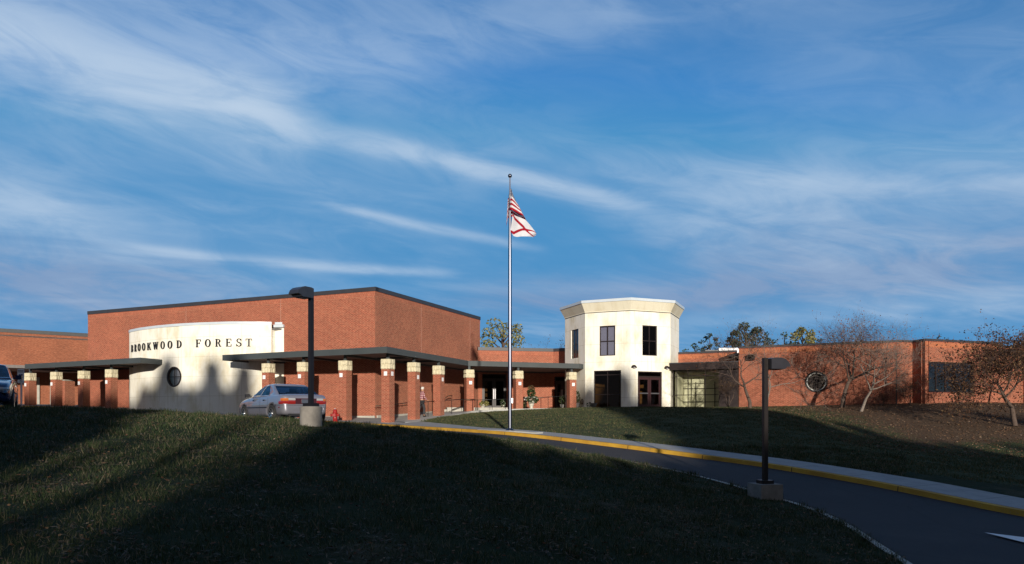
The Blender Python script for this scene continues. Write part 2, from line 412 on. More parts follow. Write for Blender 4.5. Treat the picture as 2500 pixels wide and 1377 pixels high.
# covered walk: rises from the drive to the entrance terrace
RO = [(-5.6,37.5,-.33), (-5.15,38.6,-.30), (-4.2,41.0,-.10), (-3.2,43.4,.12), (-2.2,45.9,.34), (1.2,47.3,.48), (4.6,48.4,.52), (6.5,46.9,.52), (8.2,46.6,.52), (11.6,47.9,.52), (15.4,46.6,.52)]
RI = [(-7.9,41.85,-.15), (-7.5,42.9,-.10), (-6.4,45.4,.08), (-5.3,48.0,.25), (-2.8,53.6,.42), (0.5,54.6,.50), (4.0,54.6,.52), (5.2,51.5,.52), (8.0,50.0,.52), (11.6,52,.52), (15.4,50,.52)]
RO = catmull(RO, 4); RI = catmull(RI, 4); strip(RI, RO)
PQ = np.array([[p[:3] for p in q] for q in PAVED])
def paved_z(x, y):
    """height of paving at points, nan where none"""
    z = np.full(len(x), np.nan)
    for q in PQ:
        lo = q[:, :2].min(0)-.05; hi = q[:, :2].max(0)+.05
        idx = np.where((x > lo[0]) & (x < hi[0]) & (y > lo[1]) & (y < hi[1]))[0]
        if not len(idx): continue
        px, py = x[idx], y[idx]; s = None; ok = np.ones(len(idx), bool); ok2 = np.ones(len(idx), bool)
        for a in range(4):
            b = (a+1) % 4; c = (q[b, 0]-q[a, 0])*(py-q[a, 1])-(q[b, 1]-q[a, 1])*(px-q[a, 0])
            ok &= c >= -1e-9; ok2 &= c <= 1e-9
        g = ok | ok2
        w = 1/(((px[:, None]-q[None, :, 0])**2+(py[:, None]-q[None, :, 1])**2)+1e-3)
        zz = (w*q[None, :, 2]).sum(1)/w.sum(1)
        z[idx[g]] = zz[g]
    return z

# terrain sheet
def axis(parts):
    a = []
    for lo, hi, st in parts: a += list(np.arange(lo, hi, st))
    return np.array(a+[parts[-1][1]])
gx = axis([(-900,-120,130), (-120,-44,8), (-44,-30,1), (-30,26,.32), (26,40,1), (40,120,8), (120,900,130)])
gy = axis([(-600,-40,60), (-40,2,2), (2,58,.32), (58,100,6), (100,1500,140)])
GX, GY = np.meshgrid(gx, gy); X = GX.ravel(); Y = GY.ravel()
Z = ground(X, Y); Z += (nrs.rand(len(Z))-.5)*.02*((np.abs(X) < 40) & (Y < 60))
pz = paved_z(X, Y); Z = np.where(np.isnan(pz), Z, np.minimum(Z, pz-.12))
nx = len(gx); ny = len(gy); I = np.arange(nx*ny).reshape(ny, nx)
F = np.stack([I[:-1, :-1], I[:-1, 1:], I[1:, 1:], I[1:, :-1]], -1).reshape(-1, 4)
def ground_mat():
    m, nt, b = new_mat('lawn'); h = NT(nt); p = h.pos(); s = h.sep(p)
    n1 = h.noise(p, .5, 5, .6); n2 = h.noise(p, 4, 5, .7); n3 = h.noise(p, 40, 3, .6)
    col = h.ramp(n2, [(.3, (.011, .020, .008)), (.55, (.021, .032, .013)), (.75, (.046, .042, .026))])
    dry = h.ramp(n3, [(.3, (.05, .042, .025)), (.7, (.13, .105, .07))])
    col = h.mix(h.m('MULTIPLY', h.smooth(n1, .52, .68), .55), col, dry)
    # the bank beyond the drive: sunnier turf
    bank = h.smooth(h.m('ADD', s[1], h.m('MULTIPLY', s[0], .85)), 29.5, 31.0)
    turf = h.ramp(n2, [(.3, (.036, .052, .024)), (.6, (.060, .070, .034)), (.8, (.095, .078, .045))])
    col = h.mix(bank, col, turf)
    # pine-straw mulch bed in front of the brick wing
    e = h.m('ADD', s[0], h.m('MULTIPLY', n1, 5)); e2 = h.m('ADD', s[1], h.m('MULTIPLY', n1, 4))
    n5 = h.noise(p, 1.1, 6, .7); e = h.m('ADD', e, h.m('MULTIPLY', h.m('SUBTRACT', n5, .5), 9)); e2 = h.m('ADD', e2, h.m('MULTIPLY', h.m('SUBTRACT', n5, .5), 8))
    mul = h.m('MULTIPLY', h.smooth(e, 17.8, 21.5), h.smooth(h.m('ADD', e2, h.m('MULTIPLY', s[0], -.10)), 30.0, 32.0))
    edge = h.m('MULTIPLY', h.smooth(s[0], 13.5, 15), h.smooth(h.m('ADD', s[1], h.m('MULTIPLY', s[0], .44)), 48.0, 50.0))
    mc = h.ramp(h.noise(p, 14, 6, .7), [(.3, (.045, .028, .018)), (.5, (.095, .062, .040)), (.72, (.20, .145, .10))])
    col = h.mix(h.m('MAXIMUM', mul, edge), col, mc)
    h.link(col, b.inputs['Base Color']); b.inputs['Roughness'].default_value = .95; b.inputs['Specular IOR Level'].default_value = .1
    h.link(h.bump(h.m('ADD', n3, n2), .8, .04), b.inputs['Normal']); return m
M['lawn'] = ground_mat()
o = np_mesh('ground', np.c_[X, Y, Z], F, 'lawn', smooth=True); tag(o, 'grass lawn rising to the school', kind='structure'); o['kind'] = 'structure'

# road, kerbs, walks
def ribbon(A, B, zA=0, zB=0):
    mb = MB(); u = 0
    for i in range(len(A)-1):
        L = float(np.linalg.norm(A[i+1][:2]-A[i][:2]))
        nseg = 4
        for k in range(nseg):
            f0, f1 = k/nseg, (k+1)/nseg
            P = [A[i]*(1-f0)+B[i]*f0, A[i+1]*(1-f0)+B[i+1]*f0, A[i+1]*(1-f1)+B[i+1]*f1, A[i]*(1-f1)+B[i]*f1]
            zo = [zA*(1-f0)+zB*f0]*2+[zA*(1-f1)+zB*f1]*2
            P = [(p[0], p[1], p[2]+z) for p, z in zip(P, zo)]
            mb.face(P[::-1], [(u, f1*3), (u+L, f1*3), (u+L, f0*3), (u, f0*3)][::1])
        u += L
    return mb
def asphalt():
    m, nt, b = new_mat('asphalt'); h = NT(nt); p = h.pos()
    n = h.noise(p, 120, 3, .7); n2 = h.noise(p, .7, 5, .6)
    c = h.ramp(n, [(.3, (.011, .010, .014)), (.7, (.024, .022, .028))])
    c = h.mix(h.m('MULTIPLY', h.smooth(n2, .45, .75), .35), c, (.05, .046, .046, 1))
    vo = h.node('ShaderNodeTexVoronoi', feature='DISTANCE_TO_EDGE'); h.link(h.node('ShaderNodeVectorMath', operation='ADD').outputs[0], vo.inputs['Vector']) if False else h.link(p, vo.inputs['Vector']); vo.inputs['Scale'].default_value = .33; vo.inputs['Randomness'].default_value = 1
    cr = h.m('MULTIPLY', h.m('LESS_THAN', vo.outputs['Distance'], h.m('MULTIPLY', h.noise(p, 3, 4, .7), .014)), .8)
    c = h.mix(cr, c, (.008, .008, .009, 1))
    h.link(c, b.inputs['Base Color']); b.inputs['Roughness'].default_value = .9
    h.link(h.bump(n, .4, .01), b.inputs['Normal']); return m
M['asphalt'] = asphalt()
o = ribbon(INN, OUT).build('road', 'asphalt', smooth=True); tag(o, kind='structure')
def yellow():
    m, nt, b = new_mat('yellow_kerb_paint'); h = NT(nt); p = h.pos()
    n = h.noise(p, 9, 6, .75); n2 = h.noise(p, 1.3, 4, .6)
    c = h.ramp(n2, [(.35, (.40, .21, .018)), (.65, (.56, .32, .03))])
    c = h.mix(h.smooth(n, .58, .70), c, (.20, .16, .10, 1))
    j = h.m('ABSOLUTE', h.m('SUBTRACT', h.m('FRACT', h.m('DIVIDE', h.sep(h.uv())[0], 3.05)), .5)); c = h.mix(h.smooth(j, .494, .498), c, (.03, .022, .01, 1))
    h.link(c, b.inputs['Base Color']); b.inputs['Roughness'].default_value = .8; return m
M['yellow'] = yellow()
kb = MB(); ku = 0.0
K2 = offs(OUT, .03); K3 = offs(OUT, .17)
for i in range(len(OUT)-1):
    a, b_, c, d = OUT[i], OUT[i+1], K2[i], K2[i+1]; e, f = K3[i], K3[i+1]
    t = lambda p, z: (p[0], p[1], p[2]+z)
    kl = float(np.linalg.norm(b_[:2]-a[:2]))
    kb.face([t(b_, -.15), t(a, -.15), t(c, .12), t(d, .12)][::-1], [(ku, .3), (ku+kl, .3), (ku+kl, .01), (ku, .01)][::-1] and [(ku+kl, .3), (ku, .3), (ku, .01), (ku+kl, .01)]); kb.face([t(d, .12), t(c, .12), t(e, .13), t(f, .13)][::-1], [(ku+kl, .5), (ku, .5), (ku, .31), (ku+kl, .31)])
    ku += kl
o = kb.build('kerb', 'yellow', smooth=False); tag(o, kind='structure')
o = None
sw = MB()
SWI = offs(OUT, .17); SWI[:, 2] += .133
n13 = 12*PER
def walkmat():
    m, nt, b = new_mat('sidewalk_concrete'); h = NT(nt); uv = h.uv(); s = h.sep(uv); p = h.pos()
    j = h.m('ABSOLUTE', h.m('SUBTRACT', h.m('FRACT', h.m('DIVIDE', s[0], 1.6)), .5))
    n = h.noise(p, 2.2, 6, .65)
    c = h.ramp(n, [(.3, (.24, .245, .25)), (.7, (.34, .34, .335))])
    c = h.mix(h.m('MULTIPLY', h.smooth(j, .488, .496), .6), c, (.10, .10, .10, 1))
    h.link(c, b.inputs['Base Color']); b.inputs['Roughness'].default_value = .9; return m
M['sidewalk'] = walkmat()
o = ribbon(SWI, SW).build('sidewalk', 'sidewalk', smooth=True); tag(o, kind='structure')
# visible edge of the walk slab
eb = MB()
for i in range(len(SW)-1):
    eb.face([(SW[i][0], SW[i][1], SW[i][2]-.2), (SW[i+1][0], SW[i+1][1], SW[i+1][2]-.2), tuple(SW[i+1]), tuple(SW[i])])
tag(eb.build('sidewalk_edge', 'walk'), kind='structure')
o = ribbon(RI, RO).build('entrance_walk', 'walk', smooth=True); tag(o, kind='structure')
eb = MB()
for i in range(len(RO)-1):
    a, b_ = RO[i], RO[i+1]; eb.face([(a[0], a[1], a[2]-.3), (b_[0], b_[1], b_[2]-.3), (b_[0], b_[1], b_[2]), (a[0], a[1], a[2])])
tag(eb.build('entrance_walk_edge', 'walk'), kind='structure')
# inner road edging: a low flush concrete strip
I1 = INN.copy(); I2 = offs(INN, -.12)
ib = MB()
for i in range(0, 13*PER):
    t = lambda p, z: (p[0], p[1], p[2]+z)
    hh = .04
    ib.face([t(I2[i], hh), t(I2[i+1], hh), t(I1[i+1], hh), t(I1[i], hh)]); ib.face([t(I1[i], hh), t(I1[i+1], hh), t(I1[i+1], -.1), t(I1[i], -.1)])
tag(ib.build('road_edging', 'concrete'), kind='structure')
# white arrow painted on the road
ab = MB()
def road_z(x, y): 
    z = paved_z(np.array([x]), np.array([y]))[0]
    return z
def onroad(x, y):
    # interpolate exactly on the ribbon
    d = 1e9; best = 0
    for i in range(len(OUT)-1):
        for f in (0, .25, .5, .75, 1):
            q = INN[i]*(1-f)+OUT[i]*f; dd = (q[0]-x)**2+(q[1]-y)**2
            if dd < d: d = dd; best = q[2]
    return best
arrow = [(8.55,12.9), (9.35,12.35), (9.9,12.0), (10.3,11.2), (10.0,10.2), (9.35,10.9), (9.0,11.8)]
arrow = [(8.6,13.05), (9.6,12.2), (10.35,11.1), (9.75,11.25), (9.9,8.4), (9.5,8.4), (9.3,11.3), (8.85,11.5)]
ab.face([(x, y, -2.16+(x-5.95)/6*(-.09)+(11.9-y)*(-.04)+.03) for x, y in arrow][::-1])
o = ab.build('direction_arrow', 'whiteplate'); tag(o, kind='structure')

# ------------------------------------------------------------------ buildings
def coping(mb, A, B, z, h=.24, w=.34, off=.05, ext=0.0):
    A = Vector(A[:2]); B = Vector(B[:2]); d = (B-A).normalized(); A = A-d*ext; B = B+d*ext
    n = Vector((d.y, -d.x)); o = A+n*off
    L = (B-A).length
    mb.box((o.x, o.y, z-h), (d.x*L, d.y*L, 0), (-n.x*w, -n.y*w, 0), (0, 0, h))
def soldier(mb, A, B, z1, h, pr=.008):
    A = Vector(A[:2]); B = Vector(B[:2]); d = (B-A); L = d.length; d /= L; n = Vector((d.y, -d.x))
    P = lambda q, dep, z: (A.x+d.x*q+n.x*dep, A.y+d.y*q+n.y*dep, z)
    mb.face([P(0,pr,z1-h), P(L,pr,z1-h), P(L,pr,z1), P(0,pr,z1)], [(0,0), (L,0), (L,h), (0,h)])
    mb.face([P(0,0,z1-h), P(L,0,z1-h), P(L,pr,z1-h), P(0,pr,z1-h)], [(0,0), (L,0), (L,.01), (0,.01)])

# gymnasium
C0 = Vector((-7.98, 41.8)); L0 = C0-E1*24.6; R0 = C0+E2*13.9; RB = R0-E1*2.5+E2*9; LB = L0+E2*22
gym = thing('brick_gymnasium', 'tall red brick gymnasium block with dark roof edge behind the flagpole', 'building', (C0.x, C0.y, 0))
def put(mb, name, mat, parent, **k):
    o = mb.build(name, mat, parent, **k)
    if parent is not None: o.matrix_parent_inverse = Matrix.Translation(-Vector(parent.location))
    return o
ZT = 7.52
mb = MB(); mb.wall(L0, C0, -.5, ZT-.1); mb.wall(C0, R0, -.5, ZT-.1, u0=3.1); mb.wall(R0, R0-E1*20, -.5, ZT-.1); mb.wall(LB, L0, -.5, ZT-.1)
put(mb, 'wall', 'brick', gym)
mb = MB(); soldier(mb, L0, C0, ZT-.22, .32); soldier(mb, C0, R0, ZT-.22, .32); put(mb, 'soldier_course', 'soldier', gym)
mb = MB(); coping(mb, L0, C0+E1*.05, ZT); coping(mb, C0+E2*.0-E1*.0, R0, ZT+.002); coping(mb, R0, R0-E1*20, ZT); coping(mb, LB, L0, ZT+.002)
put(mb, 'roof_edge', 'coping', gym)
mb = MB(); mb.prism([L0, C0, R0, R0-E1*20, LB], ZT-.5, ZT-.35); put(mb, 'roof', 'roofing', gym)
# control joints (pale vertical lines)
js_ = simple('joint_sealant', (.38, .20, .15), .9)
for A, d, s, n in ((L0, E1, 9.6, None), (L0, E1, 17.6, None), (C0, E2, 5.2, None), (C0, E2, 12.2, None)):
    nn = Vector((d.y, -d.x)); p = A+d*s+nn*.012
    mb = MB(); mb.box((p.x, p.y, 0), (d.x*.03, d.y*.03, 0), (-nn.x*.02, -nn.y*.02, 0), (0, 0, ZT-.25)); put(mb, 'control_joint', js_, gym)
# low concrete plinths that follow the rising walk
mb = MB()
def plinth(a, b, za, zb, ha=.16):
    a = Vector(a); b = Vector(b); d = (b-a).normalized(); n = Vector((d.y, -d.x)); w = .10
    pts = [a+n*w, b+n*w, b-n*.02, a-n*.02]
    mb.prism([tuple(p) for p in pts], [-.6]*4, [za, zb, zb, za])
plinth(L0+E1*20.5, C0, -.03, -.0); plinth(C0+E2*.15, C0+E2*3, .02, .12); plinth(C0+E2*3, C0+E2*11, .12, .52)
put(mb, 'plinth', 'concrete', gym)

# curved cream wing
wing = thing('curved_cream_wing', 'curved cream concrete wall bearing the large black school name', 'building', (-20, 45, 0))
CW = catmull([(-26.6,50.2), (-25.9,48.5), (-25.1,47.6), (-23.9,46.6), (-22.0,45.4), (-20.4,44.65), (-18.9,44.2), (-17.3,43.85), (-15.95,43.85), (-14.78,44.05)], 6)
def cw_at(px):
    """point and direction on the curved wall in the bearing x/z = px"""
    for i in range(len(CW)-1):
        a, b = CW[i], CW[i+1]; fa, fb = a[0]/a[1], b[0]/b[1]
        if fa <= px <= fb:
            t = (px-fa)/(fb-fa); return Vector(a*(1-t)+b*t), Vector(b-a).normalized()
    return Vector(CW[-1]), Vector(CW[-1]-CW[-2]).normalized()
WT = 5.62
# round window position
rwp, rwd = cw_at((425-1250)/1750); RWZ = (1015-920)*rwp.y/1750
mb = MB(); u = 0; us = [0]
# refine the curve finely and leave out a round opening
Cf = catmull([tuple(p) for p in CW], 4)
cum = np.r_[0, np.cumsum(np.linalg.norm(np.diff(Cf, axis=0), axis=1))]
rw_i = np.argmin(np.linalg.norm(Cf-np.array(rwp), axis=1)); rs = cum[rw_i]; rr = .60
nL = Cf-0; T = np.gradient(Cf, axis=0); T /= np.linalg.norm(T, axis=1)[:, None]; Nn = np.stack([T[:, 1], -T[:, 0]], 1)
Cb = Cf-Nn*.25
def cpt(s, dep, z):
    x = np.interp(s, cum, Cf[:, 0]-Nn[:, 0]*dep); y = np.interp(s, cum, Cf[:, 1]-Nn[:, 1]*dep); return (x, y, z)
zs0 = -.4
sl = [s for s in cum if s < rs-.75]+[rs-.75]; sr = [rs+.75]+[s for s in cum if s > rs+.75]
for ss in (sl, sr):
    for a, b in zip(ss, ss[1:]):
        for dep, fl in ((0, 1), (.25, -1)):
            q = [cpt(a, dep, zs0), cpt(b, dep, zs0), cpt(b, dep, WT), cpt(a, dep, WT)]
            uv = [(a, zs0), (b, zs0), (b, WT), (a, WT)]
            mb.face(q[::fl], uv[::fl])
for z0, z1 in ((zs0, RWZ-.75), (RWZ+.75, WT)):
    mb.face([cpt(rs-.75, 0, z0), cpt(rs+.75, 0, z0), cpt(rs+.75, 0, z1), cpt(rs-.75, 0, z1)], [(rs-.75, z0), (rs+.75, z0), (rs+.75, z1), (rs-.75, z1)])
NR = 48
def sqp(q, half):
    c, s = math.cos(q), math.sin(q); k = half/max(abs(c), abs(s)); return c*k, s*k
for i in range(NR):
    q0, q1 = 2*math.pi*i/NR, 2*math.pi*(i+1)/NR
    a0, a1 = sqp(q0, .75), sqp(q1, .75); c0, c1 = (rr*math.cos(q0), rr*math.sin(q0)), (rr*math.cos(q1), rr*math.sin(q1))
    mb.face([cpt(rs+c0[0], 0, RWZ+c0[1]), cpt(rs+a0[0], 0, RWZ+a0[1]), cpt(rs+a1[0], 0, RWZ+a1[1]), cpt(rs+c1[0], 0, RWZ+c1[1])], [(rs+c0[0], RWZ+c0[1]), (rs+a0[0], RWZ+a0[1]), (rs+a1[0], RWZ+a1[1]), (rs+c1[0], RWZ+c1[1])])
    mb.face([cpt(rs+c1[0], 0, RWZ+c1[1]), cpt(rs+c1[0], .2, RWZ+c1[1]), cpt(rs+c0[0], .2, RWZ+c0[1]), cpt(rs+c0[0], 0, RWZ+c0[1])])
# free end of the wall and its return to the gymnasium
ea = cpt(cum[-1], 0, 0); eb_ = cpt(cum[-1], .25, 0)
mb.face([(ea[0], ea[1], zs0), (eb_[0], eb_[1], zs0), (eb_[0], eb_[1], WT), (ea[0], ea[1], WT)], [(0, zs0), (.25, zs0), (.25, WT), (0, WT)])
put(mb, 'wall', 'stucco', wing)
mb = MB(); mb.wall((-14.72,44.55), (-14.15,44.45), zs0, WT-.15, t=.15, caps=True); mb.wall((-14.8,44.3), (-14.72,44.55), zs0, WT-.2, t=.1, caps=True)
put(mb, 'return_panel', 'stucco', wing)
mb = MB()
for a, b in zip(cum, cum[1:]):
    o0, o1, i0, i1 = (cpt(s, d, 0) for s, d in ((a, -.04), (b, -.04), (a, .35), (b, .35)))
    h0, h1 = WT-.02, WT+.14
    P = lambda p, z: (p[0], p[1], z)
    mb.face([P(o0,h0), P(o1,h0), P(o1,h1), P(o0,h1)]); mb.face([P(o0,h1), P(o1,h1), P(i1,h1), P(i0,h1)]); mb.face([P(o1,h0), P(o0,h0), P(i0,h0), P(i1,h0)])
e0, e1 = cpt(cum[-1], -.04, 0), cpt(cum[-1], .35, 0)
mb.face([(e0[0],e0[1],WT-.02), (e1[0],e1[1],WT-.02), (e1[0],e1[1],WT+.14), (e0[0],e0[1],WT+.14)])
mb.bar((-14.74,44.5), (-14.1,44.42), WT-.15, WT+.02, .3); mb.bar((-14.74,44.75), (-14.1,44.67), WT+.06, WT+.2, .3)
put(mb, 'roof_edge', 'coping_light', wing)
roofpoly = [tuple(cpt(s, .2, 0)[:2]) for s in cum[::3]]+[tuple(L0+E1*17.9-E2*-.1), tuple(L0+E1*4.6)]
mb = MB(); mb.prism(roofpoly, WT-.3, WT-.2); put(mb, 'roof', 'roofing', wing)
def round_window(parent, c, d, z, r, glass='glass_blue', ring='frame', inner=None):
    n = Vector((d.y, -d.x)); loc = Vector((c.x, c.y, z))
    w = thing('round_window', None, None); w.parent = parent; w.matrix_parent_inverse = Matrix.Translation(-Vector(parent.location))
    for k in ('label', 'category'): 
        if k in w: del w[k]
    P = lambda x, dep, zz: (c.x+d.x*x-n.x*dep, c.y+d.y*x-n.y*dep, z+zz)
    mb = MB(); N = 48
    for i in range(N):
        q0, q1 = 2*math.pi*i/N, 2*math.pi*(i+1)/N
        for (ra, da), (rb, db) in (((r*1.03, -.025), (r*.90, -.025)), ((r*.90, -.025), (r*.90, .12)), ((r*1.03, .05), (r*1.03, -.025))):
            mb.face([P(ra*math.cos(q0), da, ra*math.sin(q0)), P(ra*math.cos(q1), da, ra*math.sin(q1)), P(rb*math.cos(q1), db, rb*math.sin(q1)), P(rb*math.cos(q0), db, rb*math.sin(q0))])
    mb.build('window_frame', ring, w)
    mb = MB(); mb.face([P(r*.93*math.cos(2*math.pi*i/N), .08, r*.93*math.sin(2*math.pi*i/N)) for i in range(N)]); mb.build('pane', glass, w)
    mb = MB()
    for ax in (0, 1):
        t = .022
        if ax: pts = [P(-r*.92, .03, -t), P(r*.92, .03, -t), P(r*.92, .03, t), P(-r*.92, .03, t)]
        else: pts = [P(-t, .034, -r*.92), P(t, .034, -r*.92), P(t, .034, r*.92), P(-t, .034, r*.92)]
        mb.face(pts); mb.face([tuple(Vector(p)-Vector((n.x, n.y, 0))*.04) for p in reversed(pts)])
    if inner:
        pass
    mb.build('glazing_bar', ring, w)
    if inner:
        mb = MB()
        for i in range(N):
            q0, q1 = 2*math.pi*i/N, 2*math.pi*(i+1)/N; a, b = .885*r, .80*r
            mb.face([P(a*math.cos(q0), .05, a*math.sin(q0)), P(a*math.cos(q1), .05, a*math.sin(q1)), P(b*math.cos(q1), .05, b*math.sin(q1)), P(b*math.cos(q0), .05, b*math.sin(q0))])
        mb.build('inner_ring', inner, w)
    return w
round_window(wing, rwp, rwd, RWZ, .62, 'glass_grey')
mb = MB(); P0 = cpt(rs-1.0, .33, 0); P1 = cpt(rs+1.0, .33, 0); mb.bar(P0[:2], P1[:2], RWZ-1.2, RWZ+1.2, .05); put(mb, 'inner_wall', simple('reflected_sky_grey', (.55, .57, .62), .8), wing)  # pale panel added behind the pane; its colour imitates reflected sky

# lettering in a slab-serif face, each letter its own part
def letter(ch, H):
    mb = MB(); T = .045
    t = .175*H; th = .055*H; sf = .06*H
    def rect(x0, z0, x1, z1):
        mb.box((x0, -T, z0), (x1-x0, 0, 0), (0, T, 0), (0, 0, z1-z0))
    def stem(xc, z0=0, z1=H, ws=.34*H, w=t):
        rect(xc-w/2, z0, xc+w/2, z1)
    def serif(xc, z, ws=.34*H): rect(xc-ws/2, z, xc+ws/2, z+sf)
    def ring(cx, cz, rx, rz, ix, iz, a0=0, a1=360, n=28):
        for i in range(n):
            q0, q1 = R(a0+(a1-a0)*i/n), R(a0+(a1-a0)*(i+1)/n)
            P = lambda q, x, z, y: (cx+x*math.cos(q), y, cz+z*math.sin(q))
            A, B, C, D = (lambda y: (P(q0, rx, rz, y), P(q1, rx, rz, y), P(q1, ix, iz, y), P(q0, ix, iz, y)))(-T)
            A2, B2, C2, D2 = (P(q0, rx, rz, 0), P(q1, rx, rz, 0), P(q1, ix, iz, 0), P(q0, ix, iz, 0))
            mb.face([D, C, B, A][::-1][::-1]); mb.face([A, B, B2, A2]); mb.face([C, D, D2, C2])
    def diag(x0, z0, x1, z1, w):
        pts = [(x0-w/2, z0), (x0+w/2, z0), (x1+w/2, z1), (x1-w/2, z1)]
        mb.face([(x, -T, z) for x, z in pts]); 
        for i in range(4):
            a, b = pts[i], pts[(i+1) % 4]; mb.face([(a[0], -T, a[1]), (a[0], 0, a[1]), (b[0], 0, b[1]), (b[0], -T, b[1])])
    if ch == 'O': ring(0, H/2, .43*H, .52*H, .24*H, .455*H); w = .86
    elif ch == 'B':
        stem(-.22*H); rect(-.40*H, 0, -.05*H, sf); rect(-.40*H, H-sf, -.05*H, H); ring(-.05*H, .74*H, .36*H, .26*H, .20*H, .20*H, -90, 90, 14); ring(-.05*H, .27*H, .43*H, .27*H, .26*H, .21*H, -90, 90, 14)
    elif ch == 'R':
        stem(-.22*H); serif(-.22*H, 0); rect(-.40*H, H-sf, -.05*H, H); ring(-.05*H, .73*H, .38*H, .27*H, .21*H, .21*H, -90, 90, 14); rect(-.2*H, .46*H, -.03*H, .52*H); diag(.30*H, .03*H, .08*H, .47*H, .17*H); rect(.2*H, 0, .46*H, sf)
    elif ch == 'D':
        stem(-.25*H); rect(-.42*H, 0, -.05*H, sf); rect(-.42*H, H-sf, -.05*H, H); ring(-.08*H, .5*H, .50*H, .50*H, .31*H, .44*H, -90, 90, 18)
    elif ch == 'K':
        stem(-.26*H); serif(-.26*H, 0); serif(-.26*H, H-sf); diag(-.15*H, .38*H, .28*H, H-sf, .08*H); diag(.30*H, .03*H, 0, .58*H, .19*H); serif(.32*H, 0, .3*H); serif(.3*H, H-sf, .28*H)
    elif ch == 'W':
        diag(-.22*H, 0, -.44*H, H-sf, .15*H); diag(-.20*H, 0, .02*H, H-.05*H, .06*H); diag(.26*H, 0, .04*H, H-sf, .15*H); diag(.28*H, 0, .48*H, H-sf, .06*H); serif(-.44*H, H-sf, .3*H); serif(.02*H, H-sf, .26*H); serif(.48*H, H-sf, .24*H)
    elif ch in 'FE':
        stem(-.2*H); rect(-.38*H, 0, .0*H, sf); rect(-.38*H, H-sf, .36*H, H); rect(-.2*H, .48*H, .14*H, .54*H); rect(.14*H, .40*H, .19*H, .62*H); rect(.31*H, H-.28*H, .36*H, H)
        if ch == 'E': rect(-.1*H, 0, .38*H, sf); rect(.33*H, 0, .38*H, .3*H)
    elif ch == 'T':
        stem(0); serif(0, 0, .4*H); rect(-.40*H, H-sf, .40*H, H); rect(-.40*H, H-.28*H, -.35*H, H); rect(.35*H, H-.28*H, .40*H, H)
    elif ch == 'S':
        ring(0, .74*H, .31*H, .28*H, .17*H, .21*H, 20, 270, 20); ring(0, .27*H, .34*H, .29*H, .18*H, .22*H, -160, 90, 20); rect(.24*H, .68*H, .29*H, H); rect(-.34*H, 0, -.29*H, .33*H)
        diag(.17*H, .36*H, -.17*H, .62*H, .16*H)
    return mb
sign = thing('wall_lettering', 'black serif letters spelling BROOKWOOD FOREST on the curved cream wall', 'sign', (rwp.x, rwp.y, 4.3))
for ch, px in zip('BROOKWOODFOREST', (324.5, 332.5, 341.5, 352.5, 365.5, 381.5, 398.8, 416.4, 438.7, 485.5, 508.6, 533.5, 559, 584, 608)):
    p, d = cw_at((px-1250)/1750); n = Vector((d.y, -d.x))
    o = letter(ch, .47).build('letter', 'black_letter', sign)
    o.matrix_parent_inverse = Matrix.Translation(-Vector(sign.location))
    o.scale = (.80, 1, 1) if px < 335 else ((.9, 1, 1) if px < 360 else (1, 1, 1)); o.location = (p.x+n.x*.03, p.y+n.y*.03, 4.24); o.rotation_euler[2] = math.atan2(d.y, d.x)

# connecting brick range between gym and tower
cn = thing('brick_link_building', 'low red brick link between the gymnasium and the cream tower', 'building', (0, 54, 0))
A1, B1, C1 = Vector((-2.55, 53.75)), Vector((3.17, 54.95)), Vector((4.6, 54.2))
mb = MB(); LA = (B1-A1).length
mb.wall(A1, B1, -.2, 5.05, holes=[(.32, 2.2, .5, 3.15)]); mb.wall(B1, C1, -.2, 5.05, holes=[(.06, 1.3, .5, 3.0)]); put(mb, 'wall', 'brick', cn)
mb = MB(); soldier(mb, A1, B1, 4.92, .32); soldier(mb, B1, C1, 4.92, .32); put(mb, 'soldier_course', 'soldier', cn)
mb = MB(); coping(mb, A1, B1, 5.15); coping(mb, B1, C1, 5.152); put(mb, 'roof_edge', 'coping', cn)
mb = MB(); mb.prism([A1, B1, C1, C1+E2*12, A1+E2*12], 4.7, 4.8); put(mb, 'roof', 'roofing', cn)
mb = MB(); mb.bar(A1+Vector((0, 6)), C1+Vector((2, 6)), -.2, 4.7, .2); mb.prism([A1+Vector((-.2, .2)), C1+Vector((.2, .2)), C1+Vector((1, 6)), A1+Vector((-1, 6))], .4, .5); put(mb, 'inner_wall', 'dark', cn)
def storefront(parent, A, d, s0, s1, z0, z1, vs, hs, glass='glass_tint', fw=.06, dep=.10, name='window', frame='frame'):
    """frame bars + panes set in an opening; vs / hs are interior mullion positions"""
    n = Vector((d.y, -d.x)); fr = MB()
    P = lambda s, q, z: (A.x+d.x*s-n.x*q, A.y+d.y*s-n.y*q, z)
    def b(sa, sb, za, zb, q0=None, q1=None):
        q0 = dep if q0 is None else q0; q1 = dep+.08 if q1 is None else q1
        o = Vector(P(sa, q0, za)); fr.box(o, Vector(P(sb, q0, za))-o, Vector(P(sa, q1, za))-o, (0, 0, zb-za))
    b(s0, s0+fw, z0, z1); b(s1-fw, s1, z0, z1); b(s0+fw, s1-fw, z1-fw, z1); b(s0+fw, s1-fw, z0, z0+fw)
    for v in vs: b(v-fw*.4, v+fw*.4, z0+fw, z1-fw, dep+.005, dep+.07)
    for hz in hs: b(s0+fw, s1-fw, hz-fw*.4, hz+fw*.4, dep+.008, dep+.066)
    w = thing(name, None, None); w.parent = parent; w.matrix_parent_inverse = Matrix.Translation(-Vector(parent.location))
    fr.build('window_frame', frame, w)
    g = MB(); g.face([P(s0+.01, dep+.04, z0+.01), P(s1-.01, dep+.04, z0+.01), P(s1-.01, dep+.04, z1-.01), P(s0+.01, dep+.04, z1-.01)]); g.build('pane', glass, w)
    return w
